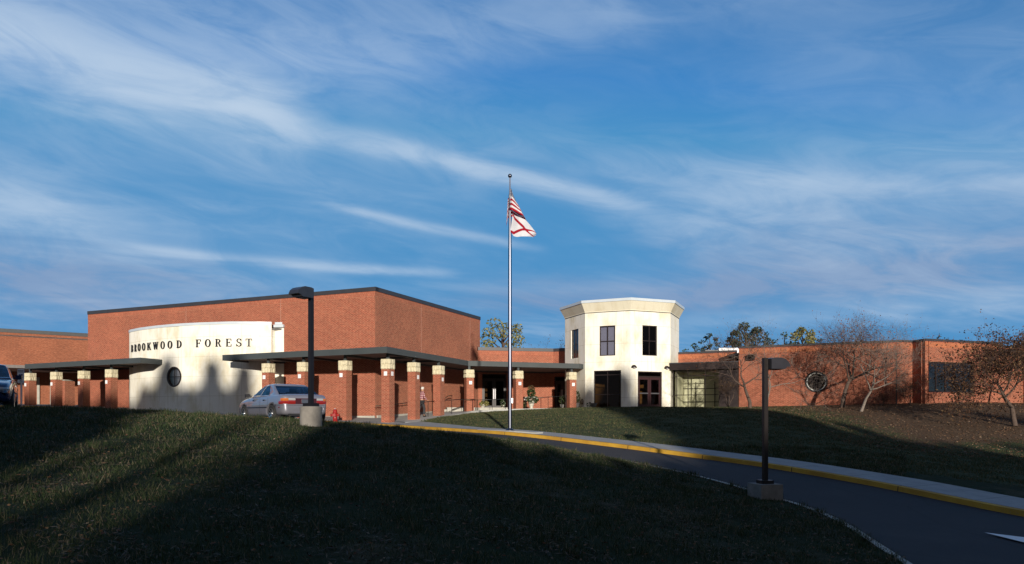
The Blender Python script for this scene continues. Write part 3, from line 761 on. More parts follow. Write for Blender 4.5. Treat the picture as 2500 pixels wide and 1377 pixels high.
def dbl_door(parent, A, d, s0, s1, z0, z1, dep=.1, paint='doorpaint', trans=.35, glass='glass_tint', pull=False):
    n = Vector((d.y, -d.x)); fr = MB()
    P = lambda s, q, z: (A.x+d.x*s-n.x*q, A.y+d.y*s-n.y*q, z)
    w = thing('double_door', None, None); w.parent = parent; w.matrix_parent_inverse = Matrix.Translation(-Vector(parent.location))
    def b(m, sa, sb, za, zb, q0, q1):
        o = Vector(P(sa, q0, za)); m.box(o, Vector(P(sb, q0, za))-o, Vector(P(sa, q1, za))-o, (0, 0, zb-za))
    fw = .07; zt = z1-trans
    b(fr, s0, s0+fw, z0, z1, dep, dep+.1); b(fr, s1-fw, s1, z0, z1, dep, dep+.1); b(fr, s0+fw, s1-fw, z1-fw, z1, dep, dep+.1); b(fr, s0+fw, s1-fw, zt-.04, zt+.04, dep+.01, dep+.09)
    fr.build('door_frame', 'frame', w)
    mid = (s0+s1)/2; leaf = MB()
    for a, c in ((s0+fw+.005, mid-.006), (mid+.006, s1-fw-.005)):
        st = .13
        b(leaf, a, a+st, z0+.02, zt-.045, dep+.02, dep+.07); b(leaf, c-st, c, z0+.02, zt-.045, dep+.02, dep+.07)
        b(leaf, a+st, c-st, z0+.02, z0+.26, dep+.021, dep+.069); b(leaf, a+st, c-st, zt-.2, zt-.045, dep+.021, dep+.069)
    leaf.build('door_leaf', paint, w)
    g = MB(); g.face([P(s0+.03, dep+.045, z0+.05), P(s1-.03, dep+.045, z0+.05), P(s1-.03, dep+.045, z1-.03), P(s0+.03, dep+.045, z1-.03)]); g.build('pane', glass, w)
    hb = MB()
    if pull:
        for q in (mid-.07, mid+.04): b(hb, q, q+.035, z0+.75, z0+1.5, dep-.05, dep-.015)
    else:
        for a, c in ((s0+fw+.12, mid-.12), (mid+.12, s1-fw-.12)): b(hb, a, c, z0+.98, z0+1.06, dep-.02, dep+.015)
    hb.build('push_bar', 'metal_bar', w); return w
dbl_door(cn, A1, (B1-A1).normalized(), .32, 2.2, .5, 3.15, pull=True, paint='frame')
dbl_door(cn, B1, (C1-B1).normalized(), .06, 1.3, .5, 3.0, pull=True, paint='frame')
# pale notices taped inside the first door's sidelight
d = (B1-A1).normalized(); n = Vector((d.y, -d.x)); paper_ = simple('paper_faded', (.16, .13, .12), .8)
for k in range(4):
    mb = MB(); o = A1+d*.52-n*.20; mb.box((o.x, o.y, 1.0+k*.42), (d.x*.22, d.y*.22, 0), (-n.x*.01, -n.y*.01, 0), (0, 0, .28)); put(mb, 'notice', paper_, cn)

# octagonal tower
a8 = 3.17; p2 = Vector((7.94, 48.1)); D8 = [Vector((math.cos(R(-23.5+45*k)), math.sin(R(-23.5+45*k)))) for k in range(8)]
oct_ = [None]*8; oct_[2] = p2; oct_[1] = p2-D8[0]*a8; oct_[0] = oct_[1]-D8[7]*a8
for k in range(3, 8): oct_[k] = oct_[k-1]+D8[k-2]*a8
cen = sum(oct_, Vector((0, 0)))/8
tw = thing('octagonal_tower', 'cream two-storey octagonal entrance tower with flared top', 'tower', (cen.x, cen.y, 0))
TZ = 7.1
holes = {0: [(1.0, 2.15, 4.08, 6.12)], 1: [(1.03, 2.13, 4.08, 6.12), (.63, 2.53, .55, 3.08)], 2: [(.94, 2.1, 4.08, 6.12), (.58, 2.49, .5, 3.0)]}
mb = MB()
for k in range(8): mb.wall(oct_[k], oct_[(k+1) % 8], -.2, TZ, t=.22, holes=holes.get(k, []), u0=k*3.17+.4)
put(mb, 'wall', 'stucco', tw)
def ringpoly(f): return [cen+(p-cen)*f for p in oct_]
r0, r1, r2 = ringpoly(1.010), ringpoly(1.088), ringpoly(1.096)
mb = MB()
zc = [TZ, TZ+.09, TZ+.63]
for k in range(8):
    j = (k+1) % 8
    P = lambda p, z: (p.x, p.y, z)
    mb.face([P(r0[k], TZ-.02), P(r0[j], TZ-.02), P(r0[j], TZ+.04), P(r0[k], TZ+.04)], [(0,0),(3.2,0),(3.2,.1),(0,.1)])
    mb.face([P(r0[k], TZ+.04), P(r0[j], TZ+.04), P(r1[j], TZ+.62), P(r1[k], TZ+.62)], [(k*3,7.3),(k*3+3.2,7.3),(k*3+3.4,7.9),(k*3,7.9)])
    i0, i1 = cen+(oct_[k]-cen)*.9, cen+(oct_[j]-cen)*.9
    mb.face([P(r0[j], TZ-.02), P(r0[k], TZ-.02), P(i0, TZ-.02), P(i1, TZ-.02)], [(0,0),(1,0),(1,1),(0,1)])
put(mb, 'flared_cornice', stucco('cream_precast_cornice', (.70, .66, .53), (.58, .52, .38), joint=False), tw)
mb = MB()
for k in range(8):
    j = (k+1) % 8
    mb.face([P(r2[k], TZ+.60), P(r2[j], TZ+.60), P(r2[j], TZ+.78), P(r2[k], TZ+.78)]); i0, i1 = cen+(oct_[k]-cen)*1.02, cen+(oct_[j]-cen)*1.02
    mb.face([P(r2[k], TZ+.78), P(r2[j], TZ+.78), P(i1, TZ+.78), P(i0, TZ+.78)]); mb.face([P(r2[j], TZ+.60), P(r2[k], TZ+.60), P(i0, TZ+.60), P(i1, TZ+.60)])
    mb.face([P(i1, TZ+.60), P(i0, TZ+.60), P(i0, TZ+.78), P(i1, TZ+.78)][::-1])
put(mb, 'roof_edge', 'coping_light', tw)
mb = MB(); mb.prism([tuple(p) for p in ringpoly(.98)], TZ-.1, TZ+.3); put(mb, 'roof', 'roofing', tw)
mb = MB(); rj = ringpoly(1.004)
for k in range(8):
    j = (k+1) % 8; mb.face([P(rj[k], TZ-.06), P(rj[j], TZ-.06), P(rj[j], TZ-.021), P(rj[k], TZ-.021)])
put(mb, 'shadow_joint', 'coping', tw)
dirs = [(oct_[(k+1) % 8]-oct_[k]).normalized() for k in range(8)]
storefront(tw, oct_[0], dirs[0], 1.0, 2.15, 4.08, 6.12, [1.575], [5.05], 'glass_grey', dep=.06)
storefront(tw, oct_[1], dirs[1], 1.03, 2.13, 4.08, 6.12, [1.58], [5.08], 'glass_grey', dep=.06)
storefront(tw, oct_[2], dirs[2], .94, 2.1, 4.08, 6.12, [1.52], [5.08], 'glass_tint', dep=.06)
storefront(tw, oct_[1], dirs[1], .63, 2.53, .55, 3.08, [1.58], [1.45, 2.78], 'glass_tint', dep=.06)
dbl_door(tw, oct_[2], dirs[2], .58, 2.49, .5, 3.0, dep=.06)
# interior: floor, mid floor and an inner wall seen through the tinted panes
mb = MB(); mb.prism([tuple(p) for p in ringpoly(.94)], .3, .5); mb.prism([tuple(p) for p in ringpoly(.94)], 3.5, 3.8); put(mb, 'inner_floor', 'soffit', tw)
mb = MB(); mb.bar(cen+Vector((-2.6, .4)), cen+Vector((2.4, .6)), .5, 3.5, .1); mb.bar(cen+Vector((-3, .2)), cen+Vector((3, .2)), 3.8, 6.9, .1); put(mb, 'inner_wall', simple('dim_interior', (.30, .25, .17), .9), tw)

refl_ = simple('reflected_sky_blue', (.34, .35, .46), .8, var=.03)  # grey-blue panels added behind the panes, colour standing in for reflected sky
for k, a_, b_ in ((0, 1.0, 2.15), (1, 1.03, 2.13)):
    n_ = Vector((dirs[k].y, -dirs[k].x)); mb = MB(); mb.bar(oct_[k]+dirs[k]*a_-n_*.2, oct_[k]+dirs[k]*b_-n_*.2, 4.05, 6.14, .02); put(mb, 'sky_reflection_panel', refl_, tw)
for px, s in ((1547, .27), (1625.5, 2.86)):
    d = dirs[2]; n = Vector((d.y, -d.x)); p = oct_[2]+d*s
    lamp = thing('wall_lamp', 'dark dome wall lamp '+('left' if px < 1600 else 'right')+' of the tower double doors, above them', 'wall lamp', (p.x, p.y, 3.22), math.atan2(d.y, d.x), 'dome lamps over the tower doors')
    mb = MB(); N = 20; rad = .21
    for i in range(N):            # quarter-sphere hood
        for j in range(6):
            q = lambda a, b: (-rad*math.cos(a)*math.cos(b)*-1, -rad*math.sin(a)*math.cos(b), rad*math.sin(b))
            a0, a1 = math.pi*i/N, math.pi*(i+1)/N; b0, b1 = math.pi/2*j/6, math.pi/2*(j+1)/6
            mb.face([q(a0, b0), q(a1, b0), q(a1, b1), q(a0, b1)])
    mb.face([(rad*math.cos(math.pi*i/N), -rad*math.sin(math.pi*i/N), 0) for i in range(N+1)][::-1])
    mb.build('hood', 'frame', lamp, smooth=True)
    mb = MB(); mb.lathe([(0, -.05), (.06, -.045), (.09, -.015), (.09, .0)], 14, (0, -.1, 0)); mb.build('lens', 'whiteplate', lamp, smooth=True)

# glass lobby right of the tower
GA = Vector((11.05, 49.35)); GD = Vector((.917, -.399)); GL = 4.35; GB = GA+GD*GL; GN = Vector((GD.y, -GD.x))
lob = thing('glass_lobby', 'dark framed glass lobby with pale green inner wall, right of the tower', 'building', (GA.x, GA.y, 0))
mb = MB(); mb.prism([GA+GN*.35-GD*.1, GB+GN*.35, GB-GN*3.2, GA-GN*3.2-GD*.1], 3.12, 3.55); put(mb, 'roof', 'frame', lob)
mb = MB(); mb.prism([GA+GN*.38-GD*.12, GB+GN*.38+GD*.02, GB-GN*3.2, GA-GN*3.2-GD*.12], 3.552, 3.62); put(mb, 'roof_edge', 'coping', lob)
storefront(lob, GA, GD, 0, 3.15, .52, 3.115, [.28, 1.05, 2.2], [1.42, 2.72], 'glass_clear', dep=.0, name='window')
mb = MB(); mb.bar(GA+GD*3.17, GB, .4, 3.11, .12, off=-.06); put(mb, 'side_panel', 'frame', lob)
mb = MB(); mb.bar(GA-GN*2.3+GD*.35, GB-GN*2.3, .4, 3.1, .12); mb.bar(GA-GN*.3+GD*.15, GA-GN*2.3+GD*.3, .4, 3.1, .05); put(mb, 'inner_wall', 'stucco_in', lob)
mb = MB()
for z in (.95, 1.9): mb.bar(GA-GN*2.22+GD*.3, GA-GN*2.22+GD*3.1, z, z+.05, .03)
for s in (1.2, 2.5): mb.bar(GA-GN*2.215+GD*s, GA-GN*2.215+GD*(s+.05), .5, 2.4, .03)
put(mb, 'inner_frame', 'frame', lob)
mb = MB(); mb.prism([GA+GN*.1, GB+GN*.1, GB-GN*3, GA-GN*3], .2, .51); put(mb, 'floor', 'concrete', lob)

# brick wall behind the lobby and the right wing
rw = thing('brick_classroom_wing', 'long low orange brick wing with round window at right', 'building', (20, 45, 0))
Q0, Q1, Q2, Q3, Q4 = Vector((15.05,47.55)), Vector((23.5,43.45)), Vector((24.45,43.75)), Vector((24.62,42.72)), Vector((30.5,44.9))
S0, S1 = Vector((11.9, 52.0)), Vector((15.75, 50.25))
Q5, Q6, Q7 = Vector((30.25, 46.2)), Vector((34, 47.7)), Vector((46, 52.4))
HT = 4.6
mb = MB()
d01 = (Q1-Q0).normalized(); n01 = Vector((d01.y, -d01.x))
def along(A, B, px):
    d = (B-A).normalized(); k = (px-1250)/1750; s = (k*A.y-A.x)/(d.x-k*d.y); return s
rs2 = along(Q0, Q1, 1993); rc = Q0+d01*rs2; rz2 = (1015-932)*rc.y/1750; rr2 = .64
# wall with a square cut, infilled round the circular opening
mb.wall(Q0, Q1, -.2, HT-.1, holes=[(rs2-.8, rs2+.8, rz2-.8, rz2+.8)])
for i in range(NR):
    q0, q1 = 2*math.pi*i/NR, 2*math.pi*(i+1)/NR; a0, a1 = sqp(q0, .8), sqp(q1, .8); c0, c1 = (rr2*math.cos(q0), rr2*math.sin(q0)), (rr2*math.cos(q1), rr2*math.sin(q1))
    P3 = lambda c: (Q0.x+d01.x*(rs2+c[0]), Q0.y+d01.y*(rs2+c[0]), rz2+c[1]); U = lambda c: (rs2+c[0], rz2+c[1])
    mb.face([P3(c0), P3(a0), P3(a1), P3(c1)], [U(c0), U(a0), U(a1), U(c1)])
mb.wall(Q1, Q2, -.2, HT-.1, u0=2); mb.wall(Q2, Q3, -.2, HT-.1)
d34 = (Q4-Q3).normalized(); w0, w1 = along(Q3, Q4, 2266), along(Q3, Q4, 2380)
mb.wall(Q3, Q4, -.2, HT-.1, holes=[(w0, w1, 1.40, 3.24)]); mb.wall(Q4, Q5, -.2, HT-.1); mb.wall(Q5, Q6, -.2, HT-.1); mb.wall(Q6, Q6+Vector((.2, -.5)), -.2, HT-.1); mb.wall(Q6+Vector((.2, -.5)), Q7, -.2, HT-.1)
mb.wall(Q0+E2*3.0, Q0, -.2, HT-.1)
put(mb, 'wall', 'brick_lowwing', rw)
mb = MB()
for a, b in ((Q0, Q1), (Q1, Q2), (Q2, Q3), (Q3, Q4), (Q5, Q6)): soldier(mb, a, b, HT-.2, .30)
put(mb, 'soldier_course', 'soldier_o', rw)
mb = MB()
for i, (a, b) in enumerate(((Q0, Q1), (Q1, Q2), (Q2, Q3), (Q3, Q4), (Q4, Q5), (Q5, Q6), (Q6, Q7), (Q0+E2*3, Q0))): coping(mb, a, b, HT+.003*(i % 2), .13)
put(mb, 'roof_edge', 'coping', rw)
mb = MB(); mb.prism([Q0, Q1, Q2, Q3, Q4, Q7, Vector((46, 70)), Vector((16, 70))], 4.1, 4.2); put(mb, 'roof', 'roofing', rw)
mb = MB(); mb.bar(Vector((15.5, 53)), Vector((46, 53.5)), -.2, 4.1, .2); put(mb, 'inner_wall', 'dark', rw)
mb = MB(); mb.bar(rc-d01*.9, rc+d01*.9, rz2-.8, rz2+.8, .04, off=-.36); put(mb, 'reflection_panel', 'soffit', rw)  # panel added behind the round pane, its tone standing in for reflections
round_window(rw, rc, d01, rz2, .655, 'glass_grey', 'frame', simple('pale_inner_ring', (.55, .57, .55), .6))
storefront(rw, Q3, d34, w0, w1, 1.40, 3.24, [w0+(w1-w0)*k/5 for k in (1, 2, 3, 4)], [], 'glass_blue', fw=.10, dep=.10)
lk = thing('brick_rear_wall_block', 'low orange brick block behind the glass lobby', 'building', (13, 52, 0))
mb = MB(); mb.wall(S0-E1*2, S1, -.2, HT-.1); put(mb, 'wall', 'brick_lowwing', lk)
mb = MB(); soldier(mb, S0-E1*2, S1, HT-.2, .30); put(mb, 'soldier_course', 'soldier_o', lk)
mb = MB(); coping(mb, S0-E1*2, S1, HT, .13); put(mb, 'roof_edge', 'coping', lk)
mb = MB(); mb.prism([S0-E1*2+Vector((0, .1)), S1+Vector((0, .1)), S1+Vector((2, 12)), S0+Vector((-2, 12))], 4.1, 4.2); put(mb, 'roof', 'roofing', lk)
# rooftop unit
ru = thing('rooftop_unit', 'white mechanical unit on the low roof behind the bare trees', 'roof unit', (16.6, 55, 4.2))
mb = MB(); mb.abox(-.9, .9, -.6, .6, 0, .95); soft(mb.build('casing', 'whiteplate', ru), .03); mb = MB(); mb.abox(-1.9, -.9, -.5, .5, 0, .8); mb.build('duct', 'coping', ru)
# flood light under the eave
fl = thing('flood_light', 'small dark flood light box high on the brick wing corner', 'flood light', (15.75, 47.15, 3.85), math.atan2(d01.y, d01.x))
mb = MB(); mb.abox(-.22, .22, -.3, -.02, -.17, .17); soft(mb.build('housing', 'frame', fl), .02); mb = MB(); mb.abox(-.18, .18, -.31, -.302, -.13, .13); mb.build('lens', 'glass_blue', fl)
# thin conduit mast against the wing
cm = thing('conduit_mast', 'thin dark mast with small head beside the brick corner', 'mast', (22.95, 42.8, .3))
mb = MB(); mb.tube([(0, 0, 0), (0, 0, 2.0)], .04, 8); mb.tube([(0, 0, 2.0), (0, 0, 3.35)], .025, 8); mb.build('pole', 'frame', cm); mb = MB(); mb.lathe([(0, 3.3), (.07, 3.33), (.08, 3.38), (.03, 3.44), (0, 3.45)], 10); mb.build('head', 'frame', cm, smooth=True)

# left building
lb = thing('brick_left_building', 'orange brick building with grey roof edge at far left', 'building', (-42, 59, 0))
LA0, LB0 = Vector((-52, 50.7)), Vector((-28, 68.0))
mb = MB(); mb.wall(LA0, LB0, -.2, 6.95); put(mb, 'wall', 'brick_orange', lb)
mb = MB(); coping(mb, LA0, LB0, 7.1, .30); put(mb, 'roof_edge', simple('grey_metal_edge', (.055, .058, .062), .5), lb)
mb = MB(); mb.prism([LA0, LB0, LB0+Vector((-6, 14)), LA0+Vector((-10, 14))], 6.5, 6.6); put(mb, 'roof', 'roofing', lb)
dl = (LB0-LA0).normalized(); nl = Vector((dl.y, -dl.x))
mb = MB(); mb.prism([LA0+nl*5.6, LA0+dl*23.0+nl*5.6, LA0+dl*23.0, LA0], 3.62, 3.84); put(mb, 'overhang', simple('grey_fascia', (.16, .145, .14), .6), lb)
sA = along(LA0, LB0, 90)
for px, w in ((90, .18), (122, .12)):
    s = along(LA0, LB0, px); mb = MB(); mb.bar(LA0+dl*s, LA0+dl*(s+w), .3, 3.2, .1, off=.08); put(mb, 'downpipe', 'concrete', lb)
# brick pier with pale cap standing by the left walk
pr = thing('brick_pier', 'short brick pier with pale cap behind the left walkway columns', 'pier', (-32.4, 52.5, 0))
mb = MB(); mb.box((-33.1, 52.3, -.1), (.55*.917*1.3, -.4*.55*1.3, 0), (.3, .7, 0), (0, 0, 2.65)); put(mb, 'shaft', 'brick', pr)
mb = MB(); mb.box((-33.14, 52.25, 2.552), (.78*.917, -.4*.78, 0), (.34, .78, 0), (0, 0, .07)); put(mb, 'cap', 'concrete', pr)

# ------------------------------------------------------------------ canopies
def canopy(name, label, poly, z0, z1, beams):
    t = thing(name, label, 'canopy', (poly[0][0], poly[0][1], 0))
    P = [Vector(p) for p in poly]
    mb = MB(); mb.prism([tuple(p) for p in P], z0+.10, z1-.02); put(mb, 'roof_deck', 'soffit', t)
    mb = MB()
    for a, b, fr in zip(P, P[1:]+P[:1], [1]*len(P)):
        mb.bar(a, b, z0, z1, .07, off=-.02)
    put(mb, 'fascia', 'fascia', t)
    for a, b in beams:
        mb = MB(); mb.bar(a, b, z0-.02, z0+.09, .14); put(mb, 'beam', 'fascia', t)
    return t
cols_main = [(-6.56,37.9,-.62), (-9.07,39.0,-.7), (-11.65,40.12,-.55), (-13.97,41.12,-.5), (-5.52,40.3,-.5), (-4.39,42.9,-.3), (-2.79,46.6,-.1), (.41,47.85,.1), (4.09,49.3,.2)]
cols_left = [(-25.87,46.3,.2), (-28.6,47.9,.3), (-31.2,49.1,.3), (-33.8,50.3,.3)]
mp = [(-17.0,42.1), (-6.47,37.0), (-2.85,46.5), (4.6,49.15), (5.0,49.7), (4.3,54.1), (3.17,54.85), (-2.45,53.65), (-7.93,41.9), (-14.0,44.5), (-15.9,44.4)]
bm_ = []
for x, y, z in cols_main[:4]: bm_.append(((x, y), (x+E2.x*3, y+E2.y*3)))
for x, y, z in cols_main[4:6]: bm_.append(((x, y), (x-E1.x*2.4, y-E1.y*2.4)))
for x, y, z in cols_main[6:]: bm_.append(((x, y), (x-.2, y+6)))
canopy('walkway_canopy', 'long dark slate canopy on brick columns wrapping the gymnasium corner to the tower', mp, 3.24, 3.57, bm_)
lp = [(-33.7,49.6), (-22.8,44.0), (-21.6,47.2), (-26.4,49.75), (-30.3,51.5), (-28.6,56.5), (-29.9,58.3)]
canopy('walkway_canopy', 'shorter dark slate canopy on four brick columns left of the curved wall', lp, 3.24, 3.57, [((x, y), (x+E2.x*3, y+E2.y*3)) for x, y, z in cols_left])

# brick column prototype
def col_parts(root):
    w = .25; mb = MB()
    mb.box((-w, -w, -1.0), (2*w, 0, 0), (0, 2*w, 0), (0, 0, 3.46)); mb.build('shaft', 'brick', root)
    cb = MB(); rr = random.Random(3)
    for course in range(2):             # split-face blocks, each a pillowed stone
        z0 = 2.46+course*.265; z1 = z0+.25
        for sx, sy, dx, dy in ((-1, -1, 1, 0), (1, -1, 0, 1), (1, 1, -1, 0), (-1, 1, 0, -1)):
            n = 3 if course == 0 else 2; a = w+.015
            cuts = [0]+sorted([.36+rr.uniform(-.05, .05), .70+rr.uniform(-.05, .05)] if n == 3 else [.45+rr.uniform(-.08, .08)])+[1]
            for c0, c1 in zip(cuts, cuts[1:]):
                A = Vector((sx*a+dx*2*a*c0, sy*a+dy*2*a*c0)); B = Vector((sx*a+dx*2*a*c1, sy*a+dy*2*a*c1)); d = (B-A); nn = Vector((dy, -dx)); g = .008
                dn = d.normalized(); A += dn*g; B -= dn*g; bul = rr.uniform(.02, .045)
                q = [(A, z0+g), (B, z0+g), (B, z1-g), (A, z1-g)]; m_ = .03
                qi = [(A+dn*m_+nn*bul, z0+m_), (B-dn*m_+nn*bul, z0+m_), (B-dn*m_+nn*bul, z1-m_), (A+dn*m_+nn*bul, z1-m_)]
                v = lambda e: (e[0].x, e[0].y, e[1])
                cb.face([v(e) for e in qi])
                for i in range(4): cb.face([v(q[i]), v(q[(i+1) % 4]), v(qi[(i+1) % 4]), v(qi[i])])
    a = w+.012; cb.box((-a, -a, 2.461), (2*a, 0, 0), (0, 2*a, 0), (0, 0, .525)); 
    cb.build('stone_cap', 'stone', root)
    mb = MB(); mb.abox(-.07, .07, -.05, .05, 2.98, 3.30); mb.build('steel_post', 'fascia', root)
protos = None
col_desc = ['corner column nearest the kerb, with two white plates', 'second brick column left of the canopy corner, right of the car', 'brick column partly behind the left lamp post', 'brick column at the end of the curved cream wall',
            'brick column the plaid-shirted person stands behind', 'brick column just right of the plaid-shirted person', 'brick column at the inner bend of the canopy, left of the flagpole', 'brick column just right of the flagpole', 'brick column nearest the cream tower']
left_desc = ['brick column beside the left end of the curved cream wall', 'brick column second from the curved cream wall, under the short canopy', 'brick column third from the curved cream wall, under the short canopy', 'brick column behind the reserved parking sign']
first = None
for i, (x, y, z) in enumerate(cols_main+cols_left):
    lab = (col_desc+left_desc)[i]
    ang = math.atan2(E1.y, E1.x) if (i < 6 or i > 8) else math.atan2(E3.y, E3.x)
    if first is None:
        first = thing('brick_column', lab, 'column', (x, y, 0), ang, 'brick columns with stone caps under the canopies'); col_parts(first); c = first
    else:
        c = copy_tree(first); c.location = (x, y, 0); c.rotation_euler[2] = ang; c['label'] = lab
cols = [o for o in COL.objects if o.name.startswith('brick_column')]
# white number plates
pl = MB(); pl.abox(-.10, .10, -.012, 0, -.11, .11)
plate_me = None
def plate(c, side, off, z):
    global plate_me
    if plate_me is None:
        o = pl.build('plate', 'whiteplate'); plate_me = o.data
    else:
        o = bpy.data.objects.new('plate', plate_me); COL.objects.link(o)
    o.parent = c
    if side == 'l': o.location = (off, -.2525, z)
    else: o.location = (.2525, off, z); o.rotation_euler[2] = math.pi/2
pz_ = 2.22
for i, c in enumerate(cols):
    if i == 0: plate(c, 'l', .02, pz_); plate(c, 'r', .02, pz_)
    elif i in (1, 2, 3): plate(c, 'l', -.09, pz_-.02)
    elif i in (4, 5): plate(c, 'r', .04, pz_-.05)
    elif i in (6, 7, 8): plate(c, 'l', .02, pz_-.08)
    else: plate(c, 'l', -.14, pz_-.05)

# low step wall in front of the entrance terrace, with its steps
st = thing('terrace_step_wall', 'pale concrete retaining wall of the entrance terrace behind the railings', 'low wall', (-2.4, 48.6, 0))
mb = MB(); mb.prism([(-4.35,48.1), (-.1,49.1), (-.2,49.6), (-4.5,48.7)], -.1, .56)
mb.prism([(-4.7,47.6), (-4.34,47.75), (-4.42,48.2), (-4.8,48.1)], -.1, .42); put(mb, 'wall', 'concrete', st)
mb = MB()
for k in range(3): mb.prism([(-.1,48.9-.0+k*.3), (1.2,49.25+k*.3), (1.1,49.6+k*.3), (-.2,49.2+k*.3)], .0, .30+.085*k)
put(mb, 'step', 'concrete', st)
# flagpole pad and apron
mb = MB(); mb.prism([(-1.5,30.9), (.1,29.12), (.9,28.4), (1.25,28.9), (.9,30.0), (.3,30.7), (-.5,31.2)], -.95, [-.59,-.62,-.66,-.66,-.63,-.60,-.58]); o = mb.build('flagpole_pad', 'walk'); tag(o, 'pale concrete pad at the foot of the flagpole', 'pad')

# ------------------------------------------------------------------ railings
def rail(name, label, pts, posts, h=.92, r=.022, mat='blackmetal', grp=None, cat='railing'):
    t = thing(name, label, cat, pts[0], group=grp)
    mb = MB(); mb.tube([(x, y, z+h) for x, y, z in pts], r, 8); put(mb, 'top_rail', mat, t, smooth=True)
    P = np.array(pts); cu = np.r_[0, np.cumsum(np.linalg.norm(np.diff(P[:, :2], axis=0), axis=1))]
    for s in posts:
        x, y, z = (np.interp(s*cu[-1], cu, P[:, k]) for k in range(3)); mb = MB(); mb.tube([(x, y, z-.25), (x, y, z+h)], .02, 6); put(mb, 'post', mat, t)
    return t
rail('ramp_railing', 'black metal railing beside the person, between two brick columns', [(-5.3,41.3,-.10), (-4.62,42.7,.02)], [.55], .86)
rail('ramp_railing', 'black metal railing with thin posts along the lawn edge, left of the flagpole', [(-4.05,43.4,.08), (-3.1,45.6,.18), (-2.4,46.3,.2)], [.25, .72, .95], .86)
rail('ramp_railing', 'black metal railing in front of the terrace wall, from the bend column to the flagpole', [(-2.5,46.75,.16), (-.2,47.55,.25)], [.10, .52, .97], .86)
rail('ramp_railing', 'black metal railing in front of the potted flowers, right of the flagpole', [(.65,48.0,.28), (3.75,49.0,.50)], [.08, .42, .58, .88, .99], .86)
# wall handrails
def handrail(label, pts):
    t = thing('handrail', label, 'handrail', pts[0]); mb = MB(); mb.tube(pts, .025, 8); put(mb, 'bar', 'blackmetal', t, smooth=True)
    for p in (pts[0], pts[-1]): mb = MB(); mb.tube([p, (p[0]-.02, p[1]+.0, p[2]-.09), (p[0]-.1, p[1]+.08, p[2]-.09)], .012, 6); put(mb, 'bracket', 'blackmetal', t)
    return t
o1 = C0+Vector((-.05, -.12))
handrail('black wall handrail rising along the gymnasium, behind the corner columns', [(-7.85,41.35,.56), (-7.4,42.2,.60), (-6.2,45.0,.86), (-5.8,45.9,.92)])
handrail('short black handrail end on the brick wall above the step wall', [(-4.5,48.5,1.22), (-4.35,48.95,1.36), (-4.15,49.5,1.38)])
handrail('slanting black stair handrail in front of the pale step wall', [(-4.0,47.7,.40), (-3.4,47.9,.62), (-3.1,48.0,.62), (-3.1,48.0,.3)])

# ------------------------------------------------------------------ lamp posts
def lamp_post(label, x, y, zb, zt, head_dir, rot, square):
    t = thing('lamp_post', label, 'lamp post', (x, y, zb), rot, 'dark parking lot lamp posts')
    mb = MB()
    if square: mb.abox(-.28, .28, -.28, .28, -.5, .46)
    else: mb.lathe([(0, -.5), (.27, -.5), (.27, .44), (.255, .46), (0, .46)], 28)
    o = mb.build('base', 'pier', t, smooth=not square); soft(o, .012)
    mb = MB(); mb.abox(-.05, .05, -.05, .05, .46, zt-zb); soft(mb.build('pole', 'bronze_pole', t), .006)
    mb = MB(); mb.abox(-.14, .14, -.14, .14, .461, .54); soft(mb.build('base_cover', 'bronze_pole', t), .012)
    # curved-top shoebox head
    mb = MB(); N = 10; hd = head_dir; L = .50; hw = .17; zt2 = zt-zb
    prof = [(0, -.26), (0, -.02), (.08, 0), (.28, 0), (.38, -.035), (.46, -.10), (L, -.18), (L, -.20), (.40, -.215), (.36, -.26)]
    f = [(hd*(.06+a), z+zt2) for a, z in prof]; n = len(f)
    mb.face([(x_, -hw, z) for x_, z in (f if hd < 0 else f[::-1])]); mb.face([(x_, hw, z) for x_, z in (f[::-1] if hd < 0 else f)])
    for i in range(n):
        a, b = f[i], f[(i+1) % n]; q = [(a[0], -hw, a[1]), (b[0], -hw, b[1]), (b[0], hw, b[1]), (a[0], hw, a[1])]; mb.face(q if hd > 0 else q[::-1])
    o = mb.build('lamp_head', simple('lamp_head_paint', (.025, .025, .032), .3), t); soft(o, .012)
    mb = MB(); mb.abox(*sorted((hd*.12, hd*.38)), -.12, .12, zt2-.272, zt2-.262); mb.build('lens', 'glass_blue', o)
    return t
g1 = gz(-5.02, 17.9)
lamp_post('dark lamp post on round concrete base in front of the silver car', -5.02, 17.9, -.225, 3.17, -1, R(58), False)
lamp_post('dark lamp post on square concrete base beside the curving drive', 5.86, 16.6, -2.03, 1.34, 1, R(14), True)

# ------------------------------------------------------------------ flagpole and flags
fx, fy, fz = -.086, 30.0, -.62
fp = thing('flagpole', 'tall silver flagpole with ball finial beside the drive', 'flagpole', (fx, fy, fz))
mb = MB(); mb.lathe([(.078, 0), (.078, 3), (.07, 7.5), (.052, 9.7), (.03, 10.1), (.028, 10.62)], 20); mb.build('pole', 'alu', fp, smooth=True)
mb = MB(); mb.lathe([(0, 0), (.2, 0), (.2, .02), (.15, .05), (.10, .09), (.085, .10)], 24); mb.build('collar', 'alu', fp, smooth=True)
mb = MB(); mb.lathe([(.085*math.sin(a), 10.66-.085*math.cos(a)) for a in np.linspace(0, math.pi, 12)], 16); mb.build('finial', 'alu', fp, smooth=True)
mb = MB(); mb.lathe([(.05, 9.72), (.06, 9.74), (.06, 9.86), (.05, 9.88)], 12);  mb.build('truck', 'metal_bar', fp); mb = MB(); mb.abox(.07, .12, -.05, .0, 1.15, 1.35); mb.build('cleat_box', 'metal_bar', fp)

